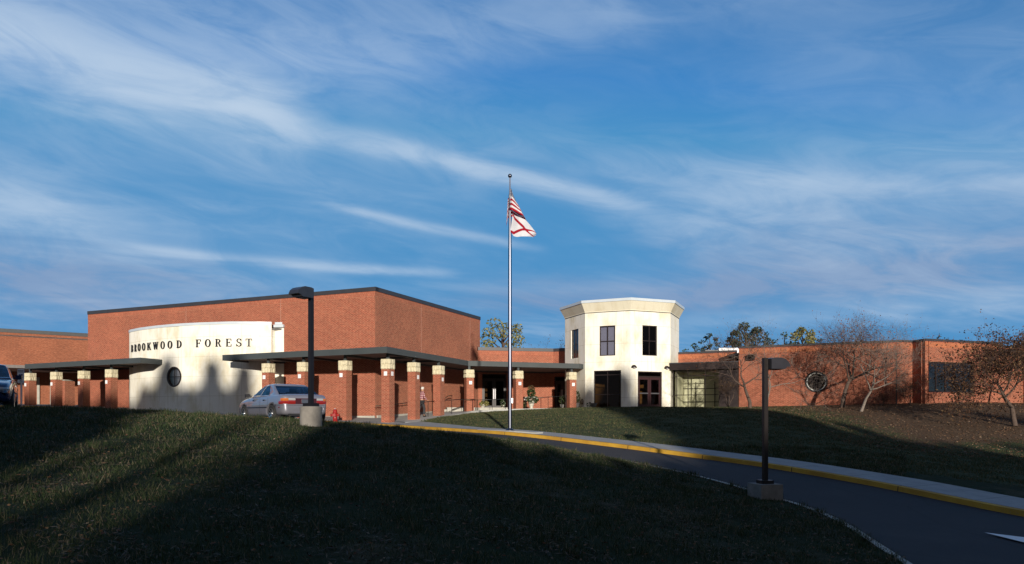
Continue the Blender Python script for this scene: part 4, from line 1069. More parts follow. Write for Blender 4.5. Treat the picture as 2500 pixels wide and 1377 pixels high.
def flag_mat(kind):
    m, nt, b = new_mat('flag_'+kind); h = NT(nt); uv = h.uv(); s = h.sep(uv); u, v = s[0], s[1]
    red, white, blue = (.36, .012, .028, 1), (.72, .72, .76, 1), (.012, .026, .09, 1)
    if kind == 'stars':
        st = h.m('GREATER_THAN', h.m('MODULO', h.m('FLOOR', h.m('MULTIPLY', v, 13)), 2), .5)
        col = h.mix(st, red, white)
        can = h.m('MULTIPLY', h.m('LESS_THAN', u, .42), h.m('GREATER_THAN', v, 6/13))
        su = h.m('SUBTRACT', h.m('FRACT', h.m('MULTIPLY', u, 6/.42)), .5)
        sv = h.m('SUBTRACT', h.m('FRACT', h.m('MULTIPLY', h.m('SUBTRACT', v, 6/13), 5*13/7)), .5)
        dd = h.m('SQRT', h.m('ADD', h.m('MULTIPLY', su, su), h.m('MULTIPLY', sv, sv)))
        cc = h.mix(h.m('LESS_THAN', dd, .27), blue, white); col = h.mix(can, col, cc)
    else:
        a = h.m('LESS_THAN', h.m('ABSOLUTE', h.m('SUBTRACT', u, v)), .07); c = h.m('LESS_THAN', h.m('ABSOLUTE', h.m('SUBTRACT', h.m('SUBTRACT', 1.0, u), v)), .07)
        col = h.mix(h.m('MAXIMUM', a, c), white, red)
    h.link(col, b.inputs['Base Color']); b.inputs['Roughness'].default_value = .8; b.inputs['Specular IOR Level'].default_value = .1
    t = h.node('ShaderNodeBsdfTranslucent'); h.link(col, t.inputs['Color']); mx = h.node('ShaderNodeMixShader'); mx.inputs[0].default_value = .25
    h.link(b.outputs[0], mx.inputs[1]); h.link(t.outputs[0], mx.inputs[2]); h.link(mx.outputs[0], nt.nodes['Material Output'].inputs[0]); return m
def flag(name, label, top, hoist, fn, mat):
    nu, nv = 44, 26; mb = MB(); V = {}
    for i in range(nu+1):
        for j in range(nv+1): V[i, j] = fn(i/nu, j/nv)
    for i in range(nu):
        for j in range(nv):
            mb.face([V[i, j], V[i+1, j], V[i+1, j+1], V[i, j+1]], [(i/nu, 1-j/nv), ((i+1)/nu, 1-j/nv), ((i+1)/nu, 1-(j+1)/nv), (i/nu, 1-(j+1)/nv)])
    o = mb.build(name, mat, smooth=True)
    bm = bmesh.new(); bm.from_mesh(o.data); bmesh.ops.remove_doubles(bm, verts=bm.verts, dist=1e-5); bm.to_mesh(o.data); bm.free()
    o.data.polygons.foreach_set('use_smooth', [True]*len(o.data.polygons))
    return tag(o, label, 'flag', 'flags on the pole')
F0 = (fx, fy-.09, 0); PXM = 1750/30.0
def pt(px, py, dy=0.0): return Vector(((px-1250)/PXM, fy+dy, (1015-py)/PXM))
def lerpc(L, t):
    t = t*(len(L)-1); i = min(int(t), len(L)-2); f = t-i; return L[i]*(1-f)+L[i+1]*f
def us(u, v):
    # sheet hung limply: first wraps left of the pole, then sweeps right and folds back under
    # rows: cloth paths for the top and bottom edge, as plan/elevation points about the pole
    top = [pt(1246.5,462,-.10), pt(1249,464,-.14), pt(1250,470,-.14), pt(1254,480,-.06), pt(1258,488,.10), pt(1266,498,.16), pt(1263,500,.28), pt(1249,486,.24), pt(1244,480,.10), pt(1240,485,.0)]
    bot = [pt(1244,514,-.10), pt(1252,517,-.16), pt(1264,521,-.22), pt(1278,529,-.16), pt(1288,544,.0), pt(1288,544,.14), pt(1272,536,.28), pt(1252,524,.26), pt(1240,530,.10), pt(1236,553,-.02)]
    v2 = .36*v/.54 if v < .54 else .36+.64*(v-.54)/.46
    a, b = lerpc(top, u**1.25), lerpc(bot, u**1.25); p = a.lerp(b, v2)
    p.y += .035*math.sin(u*17+v*3)*(.3+v); p.z += .02*math.sin(u*13)*v; return p
flag('national_flag', 'red and white striped flag with starred blue canton, limp at the top of the pole', 0, 0, us, flag_mat('stars'))
def al(u, v):
    top = [pt(1252,524,-.10), pt(1257,528,-.16), pt(1268,534,-.24), pt(1282,540,-.20), pt(1294,551,-.12), pt(1301,558,-.04), pt(1306,564,.04), pt(1309.5,570,.10)]
    bot = [pt(1246,566,-.10), pt(1254,579,-.14), pt(1262,581,-.20), pt(1272,580.5,-.26), pt(1284,580.5,-.20), pt(1293,579.5,-.10), pt(1301,578.5,.0), pt(1308,573,.08)]
    a, b = lerpc(top, u), lerpc(bot, u); p = a.lerp(b, v); p.y += .04*math.sin(u*11+v*4); return p
flag('state_flag', 'white flag with a red diagonal cross flying below the striped flag', 0, 0, al, flag_mat('cross'))

# ------------------------------------------------------------------ cars
def paint(name, col, rough=.3, metal=.5):
    m, nt, b = new_mat(name); h = NT(nt); b.inputs['Base Color'].default_value = c4(col); b.inputs['Metallic'].default_value = metal; b.inputs['Roughness'].default_value = rough
    b.inputs['Coat Weight'].default_value = 1; b.inputs['Coat Roughness'].default_value = .04
    n = h.noise(h.obj(), 3, 4, .6); h.link(h.ramp(n, [(.3, [c*.9 for c in col]), (.7, col)]), b.inputs['Base Color']); return m
def lens(name, col, em=0):
    m, nt, b = new_mat(name); b.inputs['Base Color'].default_value = c4(col); b.inputs['Roughness'].default_value = .12; b.inputs['Coat Weight'].default_value = 1; return m
M['lens_red'] = lens('red_lens', (.22, .012, .010)); M['lens_amber'] = lens('amber_lens', (.45, .13, .03)); M['lens_clear'] = lens('clear_lens', (.35, .35, .36)); M['lens_dark'] = lens('dark_garnish', (.045, .006, .01))
def car(label, loc, rz, pm, reds=True):
    t = thing('parked_car', label, 'car', loc, rz)
    # stations: x, half width at waist, belt/deck height, bottom z ; +x is forward
    ST = [(-2.20,.66,.80,.36), (-2.17,.74,.88,.30), (-2.10,.79,.935,.26), (-1.95,.825,.955,.25), (-1.7,.84,.965,.24), (-1.35,.845,.96,.22), (-1.0,.85,.945,.20), (-.5,.85,.93,.20), (0,.85,.915,.20), (.5,.85,.90,.20), (.85,.845,.885,.20), (1.15,.84,.865,.21),
          (1.5,.83,.82,.22), (1.8,.80,.765,.23), (2.0,.76,.71,.24), (2.12,.70,.64,.26), (2.18,.60,.56,.32)]
    def section(x, w, zt, zb):
        m = zb+(zt-zb)*.55
        P = [(0, zb), (w*.82, zb), (w*.95, zb+.05), (w*.985, zb+.18), (w, m), (w*.99, m+(zt-m)*.45), (w*.955, zt-.055), (w*.90, zt-.012), (w*.80, zt+.004), (w*.45, zt+.02), (0, zt+.026)]
        return P
    mb = MB(); rows = []
    for x, w, zt, zb in ST:
        s = section(x, w, zt, zb); full = [(x, y, z) for y, z in s]+[(x, -y, z) for y, z in reversed(s[1:-1])]; rows.append(len(mb.v)); mb.v += full; n = len(full)
    for a, b in zip(rows, rows[1:]):
        for k in range(n):
            k2 = (k+1) % n; mb.f.append((a+k, b+k, b+k2, a+k2)); mb.uv.append([(0,0)]*4); mb.mi.append(0)
    mb.f.append(tuple(rows[0]+k for k in range(n))); mb.uv.append([(0,0)]*n); mb.mi.append(0)
    mb.f.append(tuple(rows[-1]+k for k in reversed(range(n)))); mb.uv.append([(0,0)]*n); mb.mi.append(0)
    body = mb.build('body', pm, t, smooth=True)
    bm = bmesh.new(); bm.from_mesh(body.data); bmesh.ops.recalc_face_normals(bm, faces=bm.faces); bmesh.ops.subdivide_edges(bm, edges=bm.edges, cuts=1, smooth=.6, use_grid_fill=True); bm.to_mesh(body.data); bm.free()
    for x in (-1.28, 1.32):
        for s in (-1, 1):
            cut = MB(); cut.lathe([(0, -.22), (.345, -.22), (.345, .3), (0, .3)], 32, (x, s*.80, .30), 'y'); co = cut.build('cut', 'plastic'); co.location = (0, 0, 0)
            bmc = bmesh.new(); bmc.from_mesh(co.data); bmesh.ops.remove_doubles(bmc, verts=bmc.verts, dist=1e-5); bmesh.ops.recalc_face_normals(bmc, faces=bmc.faces); bmc.to_mesh(co.data); bmc.free()
            md = body.modifiers.new('arch', 'BOOLEAN'); md.operation = 'DIFFERENCE'; md.object = co; md.solver = 'EXACT'; cuts.append(co)
    # evaluate without parent transform
    pb = body.parent; body.parent = None
    dg = bpy.context.evaluated_depsgraph_get(); dg.update(); me = bpy.data.meshes.new_from_object(body.evaluated_get(dg)); body.modifiers.clear(); body.data = me; body.parent = pb
    body.data.materials.clear(); body.data.materials.append(M[pm])
    for p in body.data.polygons: p.material_index = 0
    for c in cuts: bpy.data.objects.remove(c)
    cuts.clear()
    # arch liners
    for x in (-1.28, 1.32):
        for s in (-1, 1): mb = MB(); mb.lathe([(.0, .20*s), (.34, .20*s), (.34, -.02)] if s < 0 else [(.34, -.02), (.34, -.2), (0, -.2)], 24, (x, s*.80, .30), 'y'); mb.build('wheel_arch_liner', 'plastic', t)
    # greenhouse: levels from belt to roof
    LV = [(.90, .93, -1.72, .80, .80), (.955, .96, -1.66, .70, .775), (1.06, 1.0, -1.48, .46, .735), (1.18, 1.02, -1.24, .20, .69), (1.285, 1.0, -1.00, -.06, .63), (1.345, .95, -.86, -.24, .575), (1.375, .85, -.62, -.42, .42)]
    def ringpts(z, _, xr, xf, w):
        # rear glass (5 pts), left side..., front ; pillars at fixed fractions
        S = [0, .06, .30, .335, .37, .62, .655, .93, 1.0]   # from rear corner to front corner along the side
        P = []
        L = xf-xr
        side = [(xr+L*f, w*(1-.05*abs(f-.45)**2*4) if 0 < f < 1 else w*.93) for f in S]
        P += [(x, y, z) for x, y in side]
        fr = [(xf+.07*(1-(y/w)**2)*1.2, y, z) for y in (w*.80, w*.4, 0, -w*.4, -w*.80)]; P += fr
        P += [(x, -y, z) for x, y in reversed(side)]
        rr_ = [(xr-.06*(1-(y/w)**2)*1.2, y, z) for y in (-w*.80, -w*.4, 0, w*.4, w*.80)]; P += rr_
        return P
    Rg = [ringpts(*l) for l in LV]; n = len(Rg[0]); cab = MB(); gl = {'side_window_left': MB(), 'side_window': MB(), 'windshield': MB(), 'rear_window': MB()}
    for j in range(len(LV)-1):
        for k in range(n):
            k2 = (k+1) % n; q = [Rg[j][k], Rg[j][k2], Rg[j+1][k2], Rg[j+1][k]]; q = q[::-1]
            side = (k < 8) or (14 <= k < 22); kk = k if k < 8 else (21-k); win = None
            if 1 <= j <= 3:
                if side and kk in (2, 3, 5, 4): win = 'side_window' if kk in (2, 3, 4) else 'side_window'
                if side and kk in (6,) : win = 'side_window'
                if side and kk == 1: win = None
                if side and kk == 5: win = None
                if 9 <= k <= 12: win = 'windshield'
                if 23 <= k <= 26: win = 'rear_window'
                if k in (8, 13): win = 'windshield'
                if k in (22, 27): win = 'rear_window'
            if side and kk in (3,): win = 'side_window' if 1 <= j <= 3 else None
            # rear door window = kk 2..4, B pillar = 5, front door window = 6, A pillar = 7
            if win == 'side_window' and k < 8: win = 'side_window_left'
            (gl[win] if win else cab).face(q)
    cab.face([Rg[-1][k] for k in reversed(range(n))])
    def fix(o, thick=0):
        bm = bmesh.new(); bm.from_mesh(o.data); bmesh.ops.remove_doubles(bm, verts=bm.verts, dist=1e-4); bmesh.ops.recalc_face_normals(bm, faces=bm.faces)
        bm.to_mesh(o.data); bm.free(); o.data.polygons.foreach_set('use_smooth', [True]*len(o.data.polygons))
        if thick: md = o.modifiers.new('t', 'SOLIDIFY'); md.thickness = thick; md.offset = -1
        return o
    fix(cab.build('roof', pm, t), .03)
    for k, g in gl.items(): fix(g.build(k.replace('_left', ''), 'glass_car', t))
    # window seals: thin dark belt line
    # seats
    mb = MB()
    for x in (.1,):
        for y in (-.36, .36): mb.box((x-.25, y-.24, .5), (.5, 0, 0), (0, .48, 0), (0, 0, .15)); mb.box((x-.32, y-.23, .6), (.12, 0, 0), (0, .46, 0), (-.1, 0, .5)); mb.box((x-.43, y-.12, 1.08), (.08, 0, 0), (0, .24, 0), (-.02, 0, .15))
    mb.box((-1.15, -.6, .6), (.12, 0, 0), (0, 1.2, 0), (-.12, 0, .42)); mb.box((.75, -.65, .6), (.2, 0, 0), (0, 1.3, 0), (0, 0, .3))
    soft(mb.build('seat', 'seat', t), .03)
    # wheels
    for x in (-1.28, 1.32):
        for s in (-1, 1):
            wh = MB(); wh.lathe([(.19, -.09), (.26, -.10), (.295, -.085), (.305, -.05), (.305, .05), (.295, .085), (.26, .10), (.19, .09)], 32, (0, 0, 0), 'y'); o = wh.build('tyre', 'tyre', t, smooth=True); o.location = (x, s*.755, .305)
            rm = MB(); rm.lathe([(.0, .055), (.05, .07), (.06, .05)], 20, axis='y'); rm.lathe([(.165, .085), (.195, .095), (.20, .06)], 28, axis='y')
            for k in range(7):
                q = 2*math.pi*k/7; c, sn = math.cos(q), math.sin(q); A = Vector((c*.04, .06, sn*.04)); B = Vector((c*.18, .085, sn*.18)); pp = Vector((-sn, 0, c))*.024
                rm.face([tuple(A-pp), tuple(B-pp*1.2), tuple(B+pp*1.2), tuple(A+pp)])
            rm.lathe([(0, .0), (.19, .0)], 24, axis='y')
            r_ = rm.build('rim', 'rim', o, smooth=False); 
            if s < 0: r_.scale = (1, -1, 1)
            r_.location = (0, s*.012, 0)
    # rear lamps, garnish, plate, bumper line, side trim
    def band(name, mat, path, z0, z1, off=.010, bow=.012):
        b = MB(); P = [Vector(p) for p in path]
        nrm = []
        for i in range(len(P)):
            d = (P[min(i+1, len(P)-1)]-P[max(i-1, 0)]).normalized(); nrm.append(Vector((d.y, -d.x)))
        for i in range(len(P)-1):
            for (za, oa), (zb_, ob) in (((z0, off-.02), (z0, off)), ((z0, off), ((z0+z1)/2, off+bow)), (((z0+z1)/2, off+bow), (z1, off)), ((z1, off), (z1, off-.02))):
                q = [P[i]+nrm[i]*oa, P[i+1]+nrm[i+1]*oa, P[i+1]+nrm[i+1]*ob, P[i]+nrm[i]*ob]; b.face([(q[0].x, q[0].y, za), (q[1].x, q[1].y, za), (q[2].x, q[2].y, zb_), (q[3].x, q[3].y, zb_)])
        return b.build(name, mat, t, smooth=True)
    for s in (1, -1):
        # left rear corner path runs side -> rear (outward normal to the right of travel when s=1)
        pth = [(-1.90, .826), (-2.02, .81), (-2.11, .775), (-2.175, .72), (-2.195, .62)]; pth2 = [(-2.195, .62), (-2.20, .50), (-2.202, .38)]
        if s < 0: pth = [(x, -y) for x, y in reversed(pth)]; pth2 = [(x, -y) for x, y in reversed(pth2)]
        else: pth = pth; pth2 = pth2
        f = -1 if s > 0 else -1
        P_ = pth; band('tail_light', 'lens_red', P_[::-1] if True else P_, .66, .80, .012) if False else None
        def b2(nm, mt, pa, z0, z1, off=.010):
            # choose direction so that the normal points outward
            a, c = Vector(pa[0]), Vector(pa[-1]); d = (c-a).normalized(); nn = Vector((d.y, -d.x)); mid = (a+c)/2
            return band(nm, mt, pa if nn.dot(mid) > 0 else pa[::-1], z0, z1, off)
        b2('tail_light', 'lens_red', pth, .625, .735); b2('turn_lens', 'lens_amber', pth[1:] if s > 0 else pth[:-1], .735, .825); b2('tail_light', 'lens_red', pth2, .625, .755); b2('reversing_lens', 'lens_clear', pth2, .755, .825)
        side = [(-.92, .853), (-.4, .853), (.2, .853), (.95, .849)]
        if s < 0: side = [(x, -y) for x, y in side]
        b2('side_trim', 'plastic', side, .50, .54, .004)
        mk = [(-1.98, .822), (-1.86, .83)]; mk = mk if s > 0 else [(x, -y) for x, y in mk]
        b2('side_marker', 'lens_red', mk, .50, .535, .006)
        for x in (-.72, .22):
            hd = [(x, .852), (x+.13, .852)]; hd = hd if s > 0 else [(a, -b) for a, b in hd]; b2('door_handle', 'plastic', hd, .755, .80, .012)
        # headlight
        hl = [(2.02, .748), (2.10, .70), (2.155, .62), (2.185, .50)]; hl = hl if s > 0 else [(a, -b) for a, b in hl]; b2('headlight', 'lens_clear', hl, .535, .635, .004)
        # mirror
        mb = MB(); mb.box((.58, s*.86 if s > 0 else s*.86-.17, .90), (.10, 0, 0), (0, .17, 0), (0, 0, .12)); mb.box((.60, s*.80 if s > 0 else s*.87, .91), (.06, 0, 0), (0, .07, 0), (0, 0, .04)); o = mb.build('mirror', 'plastic' if reds else pm, t); soft(o, .025, 3)
        # shut lines, dark, lying in the door gaps
        for xs in (-.98, -.27, .74):
            pa = [(xs-.005, .8505), (xs+.005, .8505)]; pa = pa if s > 0 else [(a, -b) for a, b in pa]; b2('door_gap', 'plastic', pa, .30, .86, .0)
    mb = MB(); mb.box((-2.216, -.375, .63), (.012, 0, 0), (0, .75, 0), (0, 0, .195)); mb.build('rear_garnish', 'lens_dark', t)
    mb = MB(); mb.box((-2.226, -.16, .655), (.01, 0, 0), (0, .32, 0), (0, 0, .14)); mb.build('licence_plate', 'metal_bar', t)
    band('bumper_line', 'plastic', [(-1.62, -.845), (-1.95, -.83), (-2.12, -.78), (-2.20, -.66), (-2.21, 0), (-2.20, .66), (-2.12, .78), (-1.95, .83), (-1.62, .845)][::-1], .585, .597, .004, .002)
    mb = MB(); mb.box((-2.17, -.60, .22), (.2, 0, 0), (0, 1.2, 0), (0, 0, .12)); mb.build('underbody', 'plastic', t)
    mb = MB(); mb.box((2.165, -.34, .46), (.02, 0, 0), (0, .68, 0), (0, 0, .10)); mb.build('grille', 'plastic', t)
    mb = MB(); mb.tube([(-2.0, -.45, .24), (-2.24, -.45, .25)], .022, 8); mb.build('exhaust', 'metal_bar', t)
    return t
cuts = []
M['paint_silver'] = paint('silver_paint', (.30, .30, .35), .30, .55); M['paint_blue'] = paint('dark_blue_paint', (.012, .030, .085), .25, .3)
car('silver four-door saloon seen from behind, parked beyond the left lamp post', (-8.9, 27.5, -.235), math.atan2(.755, -.656), 'paint_silver').scale = (1.03, 1.06, 1.04)
lc = car('dark blue car cut off by the left edge, facing the viewer', (-16.8, 22.75, .14), math.atan2(-.84, .54), 'paint_blue', False)
lc.scale = (1.02, 1.02, 1.12)

# ------------------------------------------------------------------ hydrant, sign, pots
hy = thing('fire_hydrant', 'red fire hydrant on the walk before the brick wall', 'fire hydrant', (-9.28, 37.6, -.31))
mb = MB(); mb.lathe([(0, 0), (.17, 0), (.17, .04), (.12, .05), (.12, .42), (.15, .43), (.15, .47), (.12, .48), (.115, .54), (.09, .61), (.05, .65), (.0, .66)], 20); mb.build('barrel', 'red_paint', hy, smooth=True)
mb = MB(); mb.lathe([(.0, .70), (.035, .70), (.035, .655), (.045, .65)], 6); mb.build('cap_nut', 'metal_bar', hy)
for a in (0, math.pi, -math.pi/2):
    mb = MB(); mb.lathe([(.07, .08), (.07, .19), (.085, .19), (.085, .23), (0, .23)], 12, (0, 0, 0), 'x'); o = mb.build('nozzle', 'red_paint', hy, smooth=False); o.location = (0, 0, .34); o.rotation_euler[2] = a
ps = thing('parking_sign', 'white reserved parking sign with blue wheelchair symbol on a thin post', 'sign', (-19.85, 29.0, .15), R(-8))
mb = MB(); mb.abox(-.03, .03, -.02, .02, -.3, 1.75); mb.build('post', 'metal_bar', ps)
def rr_panel(w, h_, zc, y, mat, name, par, r=.03):
    mb = MB(); pts = []
    for cx, cz, a0 in ((w/2-r, h_/2-r, 0), (-w/2+r, h_/2-r, 90), (-w/2+r, -h_/2+r, 180), (w/2-r, -h_/2+r, 270)):
        for k in range(5): q = R(a0+k*22.5); pts.append((cx+r*math.cos(q), zc+cz+r*math.sin(q)))
    mb.face([(x, y, z) for x, z in pts][::-1][::-1]); mb.face([(x, y+.006, z) for x, z in pts][::-1])
    for i in range(len(pts)):
        a, b = pts[i], pts[(i+1) % len(pts)]; mb.face([(a[0], y, a[1]), (a[0], y+.006, a[1]), (b[0], y+.006, b[1]), (b[0], y, b[1])])
    return mb.build(name, mat, par)
sp = rr_panel(.305, .43, 1.53, -.03, 'whiteplate', 'panel', ps); sp2 = rr_panel(.29, .13, 1.24, -.03, 'whiteplate', 'panel', ps)
def text(s_, size, x, z, y, par, mat, th=.001):
    c = bpy.data.curves.new('t', 'FONT'); c.body = s_; c.size = size; c.align_x = 'CENTER'; c.extrude = th; o = bpy.data.objects.new('t', c); COL.objects.link(o)
    dg = bpy.context.evaluated_depsgraph_get(); me = bpy.data.meshes.new_from_object(o.evaluated_get(dg)); bpy.data.objects.remove(o)
    o = bpy.data.objects.new('lettering', me); COL.objects.link(o); me.materials.clear(); me.materials.append(M[mat]); o.parent = par; o.location = (x, y, z); o.rotation_euler[0] = math.pi/2; return o
text('RESERVED', .062, 0, 1.66, -.034, sp, 'black_letter'); text('PARKING', .062, 0, 1.60, -.034, sp, 'black_letter'); text('VAN', .05, 0, 1.255, -.034, sp2, 'black_letter'); text('ACCESSIBLE', .038, 0, 1.205, -.034, sp2, 'black_letter')
M['blue_sign'] = simple('blue_sign', (.012, .030, .16), .6)
mb = MB(); mb.abox(-.088, .088, -.036, -.031, 1.36, 1.535); mb.build('symbol_panel', 'blue_sign', sp)
mb = MB()   # wheelchair pictogram
def ln(pts, r=.007):
    mb.tube([(x, -.038, z) for x, z in pts], r, 6)
ln([(-.014, 1.505), (-.010, 1.445), (.028, 1.445), (.045, 1.395), (.062, 1.402)]); ln([(-.012, 1.475), (.02, 1.475)])
ln([(-.014+.045*math.cos(R(a)), 1.425+.045*math.sin(R(a))) for a in range(115, 352, 12)], .006); mb.lathe([(0, -.044), (.012, -.043), (.013, -.034)], 10, (-.016, 0, 1.518), 'y')
mb.build('symbol', 'whiteplate', sp)

def leafcloud(n, cx, cy, cz, rx, ry, rz, size, rs, flat=.0, shell=.0):
    """n random leaf quads inside an ellipsoid"""
    d = rs.normal(size=(n, 3)); d /= np.linalg.norm(d, axis=1)[:, None]; r = rs.rand(n)**(1/3)
    if shell: r = shell+(1-shell)*r
    c = d*r[:, None]*np.array([rx, ry, rz])+np.array([cx, cy, cz]); return leaves_at(c, size, rs)
def leaves_at(c, size, rs, aspect=.6):
    n = len(c); a = rs.normal(size=(n, 3)); a /= np.linalg.norm(a, axis=1)[:, None]; b = np.cross(a, rs.normal(size=(n, 3))); b /= np.linalg.norm(b, axis=1)[:, None]
    s = size*(.6+.8*rs.rand(n))[:, None]; a = a*s*.5; b = b*s*.5*aspect
    V = np.stack([c-a, c-b, c+a, c+b], 1).reshape(-1, 3); F = np.arange(4*n).reshape(-1, 4); return V, F
def cat(parts):
    Vs, Fs, k = [], [], 0
    for V, F in parts: Vs.append(V); Fs.append(F+k); k += len(V)
    return np.concatenate(Vs), np.concatenate(Fs)

def pot(label, x, y, z, h, r, mat, plants, seed, grp='potted plants by the entrances'):
    t = thing('plant_pot', label, 'potted plant', (x, y, z), group=grp); rs = np.random.RandomState(seed)
    mb = MB(); mb.lathe([(0, 0), (r*.55, 0), (r*.55, h*.08), (r*.4, h*.16), (r*.62, h*.35), (r*.9, h*.7), (r*.95, h*.9), (r*1.05, h*.93), (r*1.05, h), (r*.88, h), (r*.8, h*.85), (0, h*.85)], 20); mb.build('pot', mat, t, smooth=True)
    for nm, mt, n, dx, dz, rx, rz, sz in plants:
        V, F = leafcloud(n, dx, 0, h+dz, rx, rx, rz, sz, rs, shell=.3); np_mesh(nm, V, F, mt, t)
    return t
pot('large pale pot spilling white flowers and greenery against the sunlit brick', 1.36, 50.4, .5, .56, .24, 'pot', [('foliage', 'leaf_green', 260, 0, .55, .3, .36, .14), ('foliage', 'leaf_olive', 160, 0, .85, .25, .25, .13), ('foliage', 'leaf_green', 300, .05, .08, .52, .26, .14), ('flowers', 'petal', 150, -.05, .14, .48, .18, .10), ('foliage', 'leaf_green', 80, -.55, -.3, .2, .2, .12)], 1)
pot('pale pot with grey-green foliage behind the left railing', -2.05, 50.3, .5, .3, .2, 'pot', [('foliage', 'leaf_yellow', 190, .1, .05, .34, .2, .15)], 2)
pot('small pot with drooping leaves just left of the flagpole', -.65, 50.3, .5, .25, .14, 'pot', [('foliage', 'leaf_green', 90, 0, .08, .2, .34, .13), ('flowers', 'petal', 30, 0, .1, .2, .3, .08)], 3)
pot('grey stone urn at the foot of the tower, in front of its large window', 5.42, 47.6, .48, .36, .24, 'pot_grey', [('foliage', 'leaf_green', 60, -.3, -.1, .24, .16, .10)], 4)
pot('grey pot with tall shrub between the last column and the tower', 4.5, 49.6, .5, .36, .22, 'pot_grey', [('foliage', 'leaf_green', 150, 0, .45, .22, .42, .12), ('foliage', 'leaf_olive', 50, .3, .1, .15, .2, .1)], 5)
pot('pot with dark foliage behind the column nearest the tower', 3.55, 50.6, .5, .3, .18, 'pot_grey', [('foliage', 'leaf_green', 120, 0, .3, .26, .36, .12)], 6)

# ------------------------------------------------------------------ trees
def grow(rs, p, d, L, r, lev, maxlev, spread, segs, out, tips, up=.12, nb=(3, 5), shrink=.68, wig=.18):
    n = 4 if lev < 2 else 3; pts = [p.copy()]; rad = [r]; cur = p.copy(); dd = d.copy()
    for i in range(n):
        dd = dd+rs.normal(size=3)*wig; dd[2] += up*(1 if lev > 0 else .3); dd /= np.linalg.norm(dd)
        cur = cur+dd*L/n; pts.append(cur.copy()); rad.append(r*(1-(i+1)/n*(.45 if lev < maxlev else .75)))
    out.append((pts, rad, lev))
    if lev >= maxlev:
        tips.append(pts); return
    k = rs.randint(nb[0], nb[1]+1); base = rs.rand()*6.28
    for j in range(k):
        f = .35+.65*(j+1)/k if lev > 0 else .7+.3*(j+1)/k
        idx = f*n; i0 = min(int(idx), n-1); q = pts[i0]+(pts[i0+1]-pts[i0])*(idx-i0); t = (pts[i0+1]-pts[i0]); t /= np.linalg.norm(t)
        az = base+j*2.4+rs.normal()*.3; a = np.cross(t, [0, 0, 1.0]) if abs(t[2]) < .95 else np.array([1., 0, 0]); a /= np.linalg.norm(a); b = np.cross(t, a)
        sp_ = spread*(.7+.6*rs.rand()); nd = t*math.cos(sp_)+(a*math.cos(az)+b*math.sin(az))*math.sin(sp_)
        grow(rs, q, nd, L*shrink*(.75+.5*rs.rand()), max(rad[i0]*.62, .004), lev+1, maxlev, spread, segs, out, tips, up, nb, shrink, wig)
def deciduous(name, label, x, y, h, seed, maxlev=4, spread=.62, leafn=0, leafmat_='leaf_rust', size=.07, trunk=.09, bark='tree_bark', lean=(0, 0), nb=(3, 5), trunkL=.28, up=.1, grp=None, cat_='tree', zb=None, shrink=.7, low=0, leafbias=0, stems=1):
    rs = np.random.RandomState(seed); z = gz(x, y)-.05 if zb is None else zb; t = thing(name, label, cat_, (x, y, z), group=grp)
    out, tips = [], []
    for st_ in range(stems):
        q = st_*2.4+seed; d0 = np.array([lean[0]+(.35*math.cos(q) if stems > 1 else 0), lean[1]+(.35*math.sin(q) if stems > 1 else 0), 1.0]); d0 /= np.linalg.norm(d0)
        grow(rs, np.zeros(3), d0, h*trunkL, trunk, 0, maxlev, spread, 0, out, tips, up, nb, shrink)
    # scale so that the top is at h
    top = max(p[2] for pts, _, _ in out for p in pts); k = h/top
    tk, tw = MB(), MB()
    for pts, rad, lev in out:
        P = [tuple(p*np.array([k, k, k])) for p in pts]
        (tk if lev < 2 else tw).tube(P, rad, 8 if lev == 0 else (6 if lev == 1 else 3), caps=False)
    tk.build('trunk', bark, t, smooth=True)
    if tw.v: tw.build('twigs', 'twig' if bark != 'bark_pale' else bark, t, smooth=True)
    if leafn:
        C = []
        for pts in tips:
            for p in pts[1:]: C.append(p*k)
        C = np.array(C); w = np.ones(len(C))
        if leafbias: w = np.exp(leafbias*(C[:, 2]/h))
        w /= w.sum(); idx = rs.choice(len(C), leafn, p=w); c = C[idx]+rs.normal(size=(leafn, 3))*.10
        V, F = leaves_at(c, size, rs); np_mesh('foliage', V, F, leafmat_, t)
    return t
G1 = 'small autumn trees along the brick wing'
def at(px, Z): return ((px-1250)/1750*Z, Z)
x, y = at(1831, 43.0); deciduous('bare_tree', 'nearly bare tree left of the right lamp post, before the glass lobby corner', x, y, 5.7, 21, 5, .80, 600, 'leaf_rust', .065, .12, grp=G1, nb=(3, 5), trunkL=.22, shrink=.78, up=.07)
x, y = at(1872, 40.5); deciduous('bare_tree', 'pale-barked bare tree standing behind the right lamp post', x, y, 5.6, 22, 5, .72, 320, 'leaf_rust', .055, .07, 'bark_pale', grp=G1, nb=(3, 5), trunkL=.24, shrink=.78, up=.07)
x, y = at(2057, 42.0); deciduous('autumn_tree', 'forked tree with rust leaves right of the round window', x, y, 6.3, 23, 5, .80, 1500, 'leaf_rust', .085, .15, lean=(-.05, 0), grp=G1, nb=(4, 5), trunkL=.16, shrink=.80, up=.06)
x, y = at(2102, 40.0); deciduous('autumn_tree', 'sunlit pale-trunked tree with sparse rust leaves, before the brick wing middle', x, y, 6.0, 24, 5, .76, 900, 'leaf_rust', .07, .09, 'bark_pale', lean=(.05, 0), grp=G1, nb=(3, 5), trunkL=.22, shrink=.79, up=.06)
x, y = at(2478, 34.0); deciduous('autumn_tree', 'leafy bronze tree at the right edge of the bank', x, y, 5.5, 25, 5, .92, 9500, 'leaf_bronze', .10, .12, zb=-.5, lean=(-.06, 0), grp=G1, nb=(4, 5), trunkL=.24, shrink=.80, up=.05)
